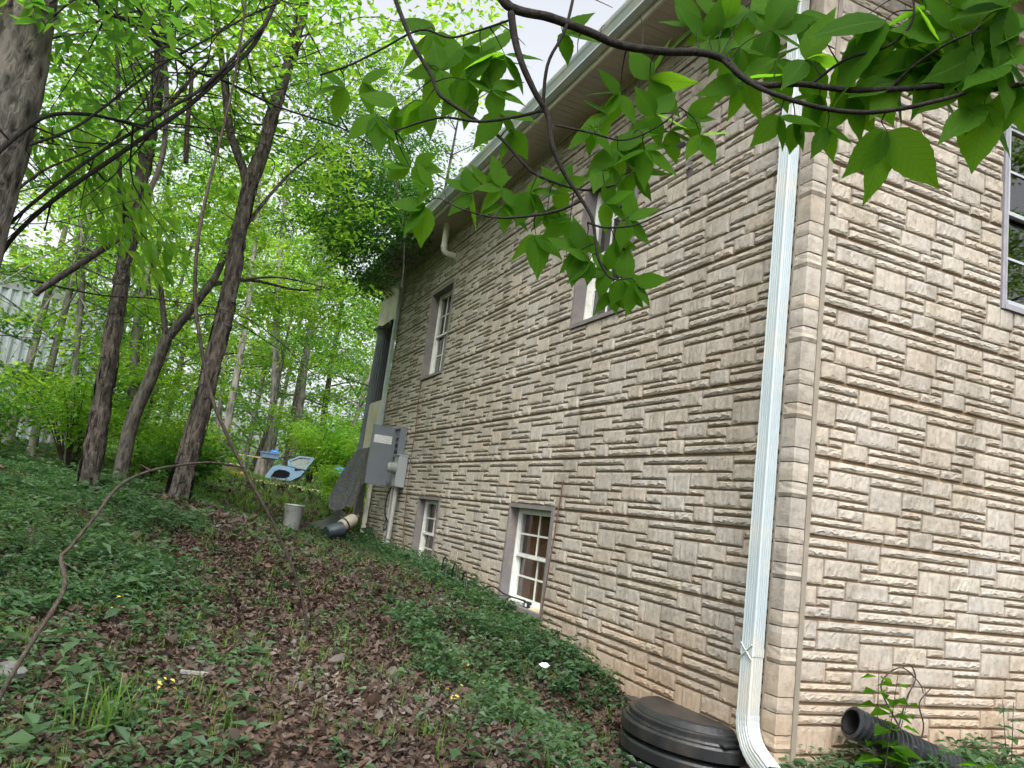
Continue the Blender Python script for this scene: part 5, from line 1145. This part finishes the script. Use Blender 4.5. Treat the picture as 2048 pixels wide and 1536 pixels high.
# leaf groups: px, py, dist, direction angle (deg, 0 = right, 90 = down), leaflets, length (px)
LG = [(1775,262,2.3,90,3,112),(1968,208,2.4,95,3,110),(1770,42,2.3,150,2,125),(1735,30,2.35,60,2,95),(1655,255,2.35,80,3,58),(1560,232,2.35,85,3,62),(1590,245,2.36,60,3,46),
 (1450,45,2.4,200,4,80),(1500,20,2.4,80,4,82),(1545,60,2.4,20,4,88),(1610,120,2.38,30,4,84),(1480,95,2.38,100,4,78),(1550,120,2.4,60,4,82),(1690,120,2.38,30,3,92),(1700,190,2.38,80,3,70),(1640,190,2.36,120,3,70),(1740,140,2.38,10,4,84),
 (1820,95,2.38,40,4,86),(1855,150,2.36,80,4,80),(1905,60,2.36,150,4,86),(1945,70,2.36,20,4,90),(1960,110,2.38,70,4,95),(2000,50,2.36,10,4,95),(2010,130,2.38,60,4,88),(1930,165,2.4,120,4,84),(2035,175,2.42,60,3,88),(1790,160,2.38,120,3,70),(1600,35,2.42,40,3,75),(1490,160,2.38,90,4,72),
 (1850,20,2.35,200,4,90),(1900,10,2.35,330,4,90),(2020,10,2.35,200,4,95),(1420,80,2.4,270,3,68),(1395,55,2.4,200,3,70),(1885,120,2.36,180,3,80),
 (1240,190,2.34,150,4,62),(1300,160,2.36,330,4,70),(1215,230,2.35,200,4,60),(1265,270,2.34,30,4,66),(1310,230,2.34,340,4,66),(1340,262,2.33,20,3,62),(1185,255,2.34,90,3,56),(1235,300,2.34,60,4,62),(1205,335,2.35,110,3,60),(1270,345,2.35,20,4,64),(1290,300,2.34,70,4,62),(1375,235,2.32,10,3,58),(1400,270,2.32,60,3,54),
 (1005,375,2.42,160,4,62),(1060,385,2.4,20,4,64),(1120,375,2.4,330,4,58),(1072,470,2.38,90,3,74),(945,385,2.44,180,4,58),(975,370,2.44,300,3,52),(1140,440,2.38,150,3,56),(1010,410,2.4,60,4,60),(1095,420,2.38,60,3,54),
 (1210,405,2.36,10,4,60),(1255,440,2.34,10,4,64),(1160,500,2.36,180,4,60),(1215,540,2.36,200,4,58),(1245,560,2.36,20,4,60),(1180,520,2.36,150,3,54),(1225,585,2.36,90,3,46),(1270,565,2.35,40,3,58),(1230,480,2.36,20,3,56),(1175,470,2.36,110,3,52),
 (870,65,2.66,120,4,82),(925,95,2.6,60,4,84),(965,115,2.56,30,4,80),(1010,110,2.5,90,4,74),(880,140,2.6,150,4,76),(935,160,2.56,60,4,76),(850,205,2.58,120,3,70),(795,212,2.6,160,3,66),(752,232,2.6,90,3,66),(690,175,2.7,170,3,64),(725,165,2.7,30,3,62),(820,335,2.6,200,3,54),(848,412,2.5,130,3,64),(865,380,2.5,200,3,52),(830,330,2.56,20,3,52),
 (1000,225,2.42,60,3,72),(1025,262,2.42,90,2,64),(985,180,2.5,20,3,70),(1125,65,2.32,20,3,60),(1155,105,2.32,60,3,62),(1225,15,2.34,330,4,74),(1280,30,2.36,20,3,66),(1210,50,2.36,60,3,64),(1140,25,2.32,200,3,60),(1050,90,2.34,30,2,60),(640,185,2.8,180,3,60)]
rs = np.random.default_rng(77); nl = 0
for (px, py, d, ang, cnt, ln) in LG:
    o = at(px, py, d + .05 + .06 * rs.random()); j = np.argmin(np.linalg.norm(SP - o, axis=1)); s_ = SP[j]
    if np.linalg.norm(s_ - o) > .015: MB().tube(smooth_path([s_, (s_ + o) / 2 + C_U * .012 + rs.normal(0, .006, 3), o], 4), lerp_r(.0026, .0012, 9), 5, False).build('twig', M['twig'], br)
    slant = np.linalg.norm(o - CAM); L0 = ln * slant / F_PX * 1.06
    for k in range(cnt):
        if nl >= 298: break
        a = R(ang + (k - (cnt - 1) / 2) * (62 if cnt > 3 else 52) + rs.normal(0, 9)); dirv = unit(C_R * math.cos(a) - C_U * math.sin(a) + C_F * rs.normal(0, .22) + np.array([0, 0, -.10]))
        nv_ = unit(-C_F * .75 + np.array([0, 0, .55]) + rs.normal(0, .28, 3)); nv_ = unit(nv_ - dirv * (nv_ @ dirv)); sv = np.cross(nv_, dirv)
        ob = bpy.data.objects.new('leaf', LM[rs.integers(4)]); col.objects.link(ob); ob.parent = br
        s = L0 * rs.uniform(.82, 1.12); mm = Matrix(((dirv[0] * s, sv[0] * s, nv_[0] * s, o[0] - br.location[0]), (dirv[1] * s, sv[1] * s, nv_[1] * s, o[1] - br.location[1]), (dirv[2] * s, sv[2] * s, nv_[2] * s, o[2] - br.location[2]), (0, 0, 0, 1)))
        ob.matrix_local = mm; nl += 1

dead = simple('dry_black_leaf', (.012, .010, .010), .8)
for k, (px, py) in enumerate(((1372, 288), (1386, 322), (1380, 335))):
    o = at(px, py, 2.3); me = LM[k].copy(); me.materials.clear(); me.materials.append(dead); ob = bpy.data.objects.new('dead_leaf', me); col.objects.link(ob); ob.parent = br
    ob.location = tuple(o - np.array(br.location)); ob.scale = (.035, .035, .035); ob.rotation_euler = (1.2 + k, .8 * k, 2 + k)
# ------------------------------------------------------------------ ground cover
def path_x(y): return np.interp(y, [-3, -1, 0, 1.8, 3.4, 7.5, 12, 16], [-1.8, -1.9, -2.05, -2.4, -2.5, -2.2, -1.8, -1.4])
def in_house(x, y, mrg=.03): return (x > -mrg) & (y > -mrg) & (y < 10.05)
def scatter(rs_, n, x0, x1, y0, y1, dens):
    x = rs_.uniform(x0, x1, n); y = rs_.uniform(y0, y1, n); keep = (rs_.random(n) < dens(x, y)) & ~in_house(x, y)
    az = np.degrees(np.arctan2(x - CAM[0], y - CAM[1])); keep &= (az > -14) & (az < 62) & (np.hypot(x - CAM[0], y - CAM[1]) > 2.6)
    return x[keep], y[keep]
def vn(x, y, s): return .5 + .25 * np.sin(x * s + 1.3 * np.sin(y * s * .7)) + .25 * np.sin(y * s * 1.13 + 1.7 * np.sin(x * s * .83 + 2))
def green(x, y):
    pc = np.abs(x - path_x(y)); side = np.clip((pc - np.interp(y, [4, 8, 13], [.45, .75, .6])) / .6, 0, 1); wallg = np.clip((x + 1.0 - .02 * y) / .45, 0, 1) * (y < 10); leftg = 1.7 * np.clip((path_x(y) - .35 - x) / .6, 0, 1) * np.clip((y + .6) / 2.2, .3, 1)
    far = np.clip((y - 9) / 4, 0, 1) * side * np.clip(np.abs(y - (15.9 + .12 * x * x * .3 - .35 * x)) / .7 - .5, .05, 1); wallr = np.clip((-.15 - y) / .4, 0, 1) * (x > -.4) * .8
    bare_ = 1 - np.exp(-((x + .55) ** 2 + (y - .35) ** 2) / .35 ** 2); bare_ *= 1 - .8 * np.exp(-((x + 1.46) ** 2 + (y - 8.2) ** 2) / .5 ** 2)
    patch = np.clip(-.25 + 1.1 * vn(x, y, 2.6) + .5 * vn(x + 5, y + 2, 6.1), .06, 1)
    return np.clip(np.maximum.reduce([wallg, leftg, far, wallr]) * patch * bare_, 0.05 + .16 * np.clip(vn(x + 1, y + 4, 4.3) - .5, 0, 1), 1)
# dead leaves
rs = np.random.default_rng(5); allp = []
for (n, x0, x1, y0, y1, sz) in ((110000, -5.2, 2.2, -1.3, 4.5, .041), (32000, -5, 0, 4.5, 10, .056), (7000, -5, 1, 10, 17, .10), (1500, -5.2, 2.2, -1.3, 6, .095)):
    x, y = scatter(rs, n, x0, x1, y0, y1, lambda x, y: 1 - .72 * green(x, y) * (y > -5)); k = len(x)
    P = np.stack([x, y, gz(x, y) + rs.uniform(.0, .028, k)], 1); a = rs.random(k) * 6.28
    D = np.stack([np.cos(a), np.sin(a), rs.normal(0, .35, k)], 1); Nn = unit(np.stack([rs.normal(0, .7, k), rs.normal(0, .7, k), np.ones(k)], 1))
    Ln = sz * (.55 + .8 * rs.random(k)); D = unit(D); S_ = unit(np.cross(D, Nn)); U = np.cross(S_, D); L3 = Ln[:, None]; W3 = L3 * rs.uniform(.18, .36, (k, 1)); cu = rs.uniform(-.5, 1.1, (k, 1)); c2 = rs.uniform(-.35, .6, (k, 1))
    V = np.stack([P, P + D * L3 * .35 + S_ * W3 * .8 + U * W3 * cu, P + D * L3 * .75 + S_ * W3 + U * W3 * cu * 1.2 + U * L3 * c2 * .3, P + D * L3 + U * L3 * c2, P + D * L3 * .7 - S_ * W3 * .9 + U * W3 * cu + U * L3 * c2 * .25, P + D * L3 * .3 - S_ * W3 * .85 + U * W3 * cu * .8, P + D * L3 * .5], 1).reshape(-1, 3)
    b = np.arange(k)[:, None] * 7; allp.append((V, np.concatenate([b + np.array([[6, i, (i + 1) % 6]]) for i in range(6)], 1).reshape(-1, 3)))
V, Fc = merge(allp); tag(link_mesh('leaf_litter', np_mesh('leaf_litter', V, Fc, False, M['litter'])), 'brown dead leaves carpeting the path', 'leaf litter', kind='stuff')
# low green plants: little whorls on short stems
allp = []
for (n, x0, x1, y0, y1, sz, hh) in ((17000, -5.2, 2.2, -1.2, 4.5, .042, .13), (15000, -6.5, 0, 4.5, 10.5, .052, .11), (7000, -9, 3, 10.5, 20, .07, .09), (900, -5.2, 2.2, -1.2, 5, .085, .20), (500, -6, 0, 5, 10, .09, .22)):
    x, y = scatter(rs, n, x0, x1, y0, y1, green); k = len(x); per = 9
    h = hh * (.25 + .9 * rs.random(k)) * (.6 + .6 * vn(x, y, 3.3)); b = np.stack([x, y, gz(x, y)], 1)
    C = np.repeat(b, per, 0); hs = np.repeat(h, per) * np.tile(np.linspace(.3, 1, per), k); a = np.tile(np.arange(per) * 2.4, k) + np.repeat(rs.random(k) * 6.28, per)
    D = np.stack([np.cos(a), np.sin(a), rs.normal(.05, .25, k * per)], 1); P = C + np.stack([np.zeros(k * per), np.zeros(k * per), hs], 1) + D * .012 + rs.normal(0, .012, (k * per, 3)) * [1, 1, .3]
    Nn = unit(np.stack([rs.normal(0, .35, k * per), rs.normal(0, .35, k * per), np.ones(k * per)], 1)); allp.append(leaf_arrays(P, D, Nn, sz * (.55 + .8 * rs.random(k * per)), .55, .15, .15))
V, Fc = merge(allp); tag(link_mesh('ground_cover', np_mesh('ground_cover', V, Fc, False, M['ivy'])), 'low green ground cover plants on both sides of the path', 'ground cover', kind='stuff')
# grass blades
allp = []
for (n, x0, x1, y0, y1, hgt, wd) in ((1900, -5, 1.8, -1, 5, .085, .004), (900, -5, 0, 5, 10.5, .10, .006), (5200, -5, 3, 10.5, 19.5, .11, .012)):
    x, y = scatter(rs, n, x0, x1, y0, y1, lambda x, y: np.clip(.25 + .5 * vn(x + 3, y, 1.9) * (.4 + .6 * green(x, y)), 0, 1)); k = len(x); per = 12
    C = np.repeat(np.stack([x, y], 1), per, 0) + rs.normal(0, .025, (k * per, 2)); P = np.concatenate([C, np.repeat(gz(x, y), per)[:, None]], 1); m_ = k * per
    a = rs.random(m_) * 6.28; ln = np.minimum(.45, 1e9) * .35 * rs.random(m_) + .15; H = hgt * (.4 + rs.random(m_)); D = np.stack([np.cos(a), np.sin(a), np.zeros(m_)], 1); S_ = np.stack([-np.sin(a), np.cos(a), np.zeros(m_)], 1) * wd * .5; up = np.array([0, 0, 1.0])
    p1 = P + up * H[:, None] * .55 + D * (H * ln * .4)[:, None]; p2 = P + up * H[:, None] * .95 + D * (H * ln * 1.6)[:, None]
    V = np.stack([P - S_, P + S_, p1 + S_, p1 - S_, p2], 1).reshape(-1, 3); b = np.arange(m_)[:, None] * 5; allp.append((V, np.concatenate([b + np.array([[0, 1, 2]]), b + np.array([[0, 2, 3]]), b + np.array([[3, 2, 4]])], 1).reshape(-1, 3)))
V, Fc = merge(allp); tag(link_mesh('grass', np_mesh('grass', V, Fc, False, M['grass'])), 'thin grass growing through the dead leaves', 'grass', kind='stuff')
# twigs on the ground
rs = np.random.default_rng(12); mb = MB()
for _ in range(110):
    x, y = rs.uniform(-4.6, -.3), rs.uniform(-.6, 6); a = rs.random() * 6.28; l = rs.uniform(.08, .4); q = []
    for s_ in np.linspace(0, 1, 4): xx, yy = x + math.cos(a) * l * s_ + rs.normal(0, .012), y + math.sin(a) * l * s_ + rs.normal(0, .012); q.append((xx, yy, g1(xx, yy) + .018 + .02 * rs.random()))
    if not in_house(x, y, .3): mb.tube(q, lerp_r(rs.uniform(.002, .006), .0015, 4), 5)
tag(mb.build('fallen_twigs', M['stem']), 'thin fallen twigs scattered over the dead leaves', 'twigs', kind='stuff')
# taller weeds along the walls, each a plant of its own
def weed(x, y, h, n, size, label, group=None, leafm='ivy', lean=(0, 0), seed=0, wr=.6, name='wall_weed', cat='plant'):
    rs_ = np.random.default_rng(seed); b = gp(x, y); mb = MB(); Ps = []; Ds = []; Ls = []
    for s_i in range(max(1, n // 14)):
        off = rs_.normal(0, .03, 2); top = b + np.array([lean[0] + off[0] * 3, lean[1] + off[1] * 3, h * rs_.uniform(.75, 1.05)]); P = smooth_path([b + [off[0], off[1], -.02], (b + top) / 2 + [*(off * .5), .0], top], 4); mb.tube(P, lerp_r(.004, .0015, len(P)), 5, False)
        for k in range(14):
            t_ = .25 + .75 * (k + rs_.random()) / 14; i = min(len(P) - 1, int(t_ * (len(P) - 1))); a = k * 2.6 + rs_.normal(0, .3); Ps.append(P[i]); Ds.append((math.cos(a), math.sin(a), .15 - .35 * rs_.random())); Ls.append(size * (1.15 - .6 * t_) * rs_.uniform(.7, 1.2))
    Ps, Ds, Ls = np.array(Ps), np.array(Ds), np.array(Ls); Nn = unit(np.stack([rs_.normal(0, .3, len(Ps)), rs_.normal(0, .3, len(Ps)), np.ones(len(Ps))], 1)); V, Fc = leaf_arrays(Ps + Ds * .01, Ds, Nn, Ls, wr, .15, .2)
    t = empty(name, b, label, cat, group); mb.build('stem', M['stem'], t); link_mesh('foliage', np_mesh('foliage', V - b, Fc, False, M[leafm]), None, t)
rs = np.random.default_rng(31); bank = []
def bank_plant(x, y, h, size):
    b = gp(x, y); k = 44; t_ = rs.uniform(.1, 1, k); a = rs.random(k) * 6.28; sp = np.c_[rs.normal(0, .05, (k, 2)) * (.4 + t_[:, None]), t_ * h]
    D = np.stack([np.cos(a), np.sin(a), .1 - .35 * rs.random(k)], 1); bank.append(leaf_arrays(b + sp, D, unit(np.c_[rs.normal(0, .35, (k, 2)), np.ones(k)]), size * rs.uniform(.6, 1.2, k), .58, .15, .2))
for i in range(150): y = rs.uniform(1.35, 9.8); bank_plant(-.06 - abs(rs.normal(0, .30)) - .05 * (y < 3), y, rs.uniform(.07, .17 if 2.4 < y < 4.4 else .27), rs.uniform(.04, .068))
for i in range(70): bank_plant(rs.uniform(-1.6, -.75), rs.uniform(-.2, 2.6), rs.uniform(.10, .26), rs.uniform(.04, .065))
for i in range(40): bank_plant(rs.uniform(.15, 3.0), rs.uniform(-.8, -.06), rs.uniform(.08, .24), rs.uniform(.05, .08))
V, Fc = merge(bank); tag(link_mesh('weed_bank', np_mesh('weed_bank', V, Fc, False, M['ivy'])), 'bank of leafy green weeds along the foot of the walls', 'weeds', kind='stuff')
weed(.42, -.30, .62, 42, .15, 'tall broad-leaved weed standing before the drain pipe mouth', None, 'leaf_near', (.02, .02), 701, .75)
weed(.80, -.62, .26, 28, .17, 'broad oval leaves in front of the drain pipe', None, 'leaf_near', (.0, 0), 702, .6)
weed(1.62, -.20, .45, 28, .09, 'weed climbing the end wall at the right edge', None, 'ivy', (.05, .05), 703)
weed(-.30, -.02, .20, 14, .07, 'small weed beside the downspout outlet', None, 'ivy', (0, 0), 704)
# yellow leaves on the weeds
for i, (px, py, d, lab) in enumerate(((940, 1262, 5.2, 'cluster of yellow leaves below the near basement window'), (975, 1275, 5.1, 'yellow leaves just right of the pale window cluster'), (905, 1380, 4.3, 'yellow leaf cluster low on the dead leaves'), (1085, 1325, 4.9, 'yellow sprig in weeds near the white litter'), (250, 1195, 5.0, 'yellow leaf among the left ground cover'), (310, 1465, 3.8, 'yellow leaf near the bottom left grass'))):
    p = at(px, py, d); p[2] = g1(p[0], p[1]); rs_ = np.random.default_rng(i); k = 7; P = p + np.c_[rs_.normal(0, .03, (k, 2)), rs_.uniform(.06, .14, k)]; a = rs_.random(k) * 6.28
    V, Fc = leaf_arrays(P, np.stack([np.cos(a), np.sin(a), rs_.normal(-.2, .2, k)], 1), unit(np.c_[rs_.normal(0, .4, (k, 2)), np.ones(k)]), rs_.uniform(.018, .032, k), .5)
    tag(link_mesh('yellow_leaves', np_mesh('yellow_leaves', V, Fc, False, M['yellow'])), lab, 'leaves')
# dry curled vine on the end wall
mb = MB()
for pts in ([(.80, -.12, -.55), (.70, -.06, -.33), (.86, -.05, -.22), (1.02, -.05, -.30), (1.06, -.05, -.36)], [(.78, -.1, -.62), (.92, -.05, -.40), (.99, -.05, -.28), (.94, -.05, -.20), (.88, -.05, -.22)], [(.98, -.08, -.70), (1.06, -.06, -.55), (1.03, -.05, -.42), (1.12, -.05, -.33)]):
    P = smooth_path(pts, 6); mb.tube(P, lerp_r(.005, .003, len(P)), 6)
tag(mb.build('dry_vine', M['stem']), 'dry grey vine curling against the end wall above the pipe', 'vine')
# big grass tuft at the lower left
x, y = at(215, 1410, 3.6)[:2]; rs_ = np.random.default_rng(3); k = 46; b = gp(x, y); P = b + np.c_[rs_.normal(0, .05, (k, 2)), np.zeros(k)]; a = rs_.random(k) * 6.28; H = rs_.uniform(.10, .27, k)
S_ = np.stack([-np.sin(a), np.cos(a), np.zeros(k)], 1) * .004; D = np.stack([np.cos(a), np.sin(a), np.zeros(k)], 1); up = np.array([0, 0, 1.]); p1 = P + up * H[:, None] * .55 + D * (H * .10)[:, None]; p2 = P + up * H[:, None] + D * (H * .38)[:, None]
V = np.stack([P - S_, P + S_, p1 + S_, p1 - S_, p2], 1).reshape(-1, 3); bb = np.arange(k)[:, None] * 5
tag(link_mesh('grass_tuft', np_mesh('grass_tuft', V, np.concatenate([bb + np.array([[0, 1, 2]]), bb + np.array([[0, 2, 3]]), bb + np.array([[3, 2, 4]])], 1).reshape(-1, 3), False, M['grass'])), 'tall green grass tuft standing at the lower left', 'grass tuft')
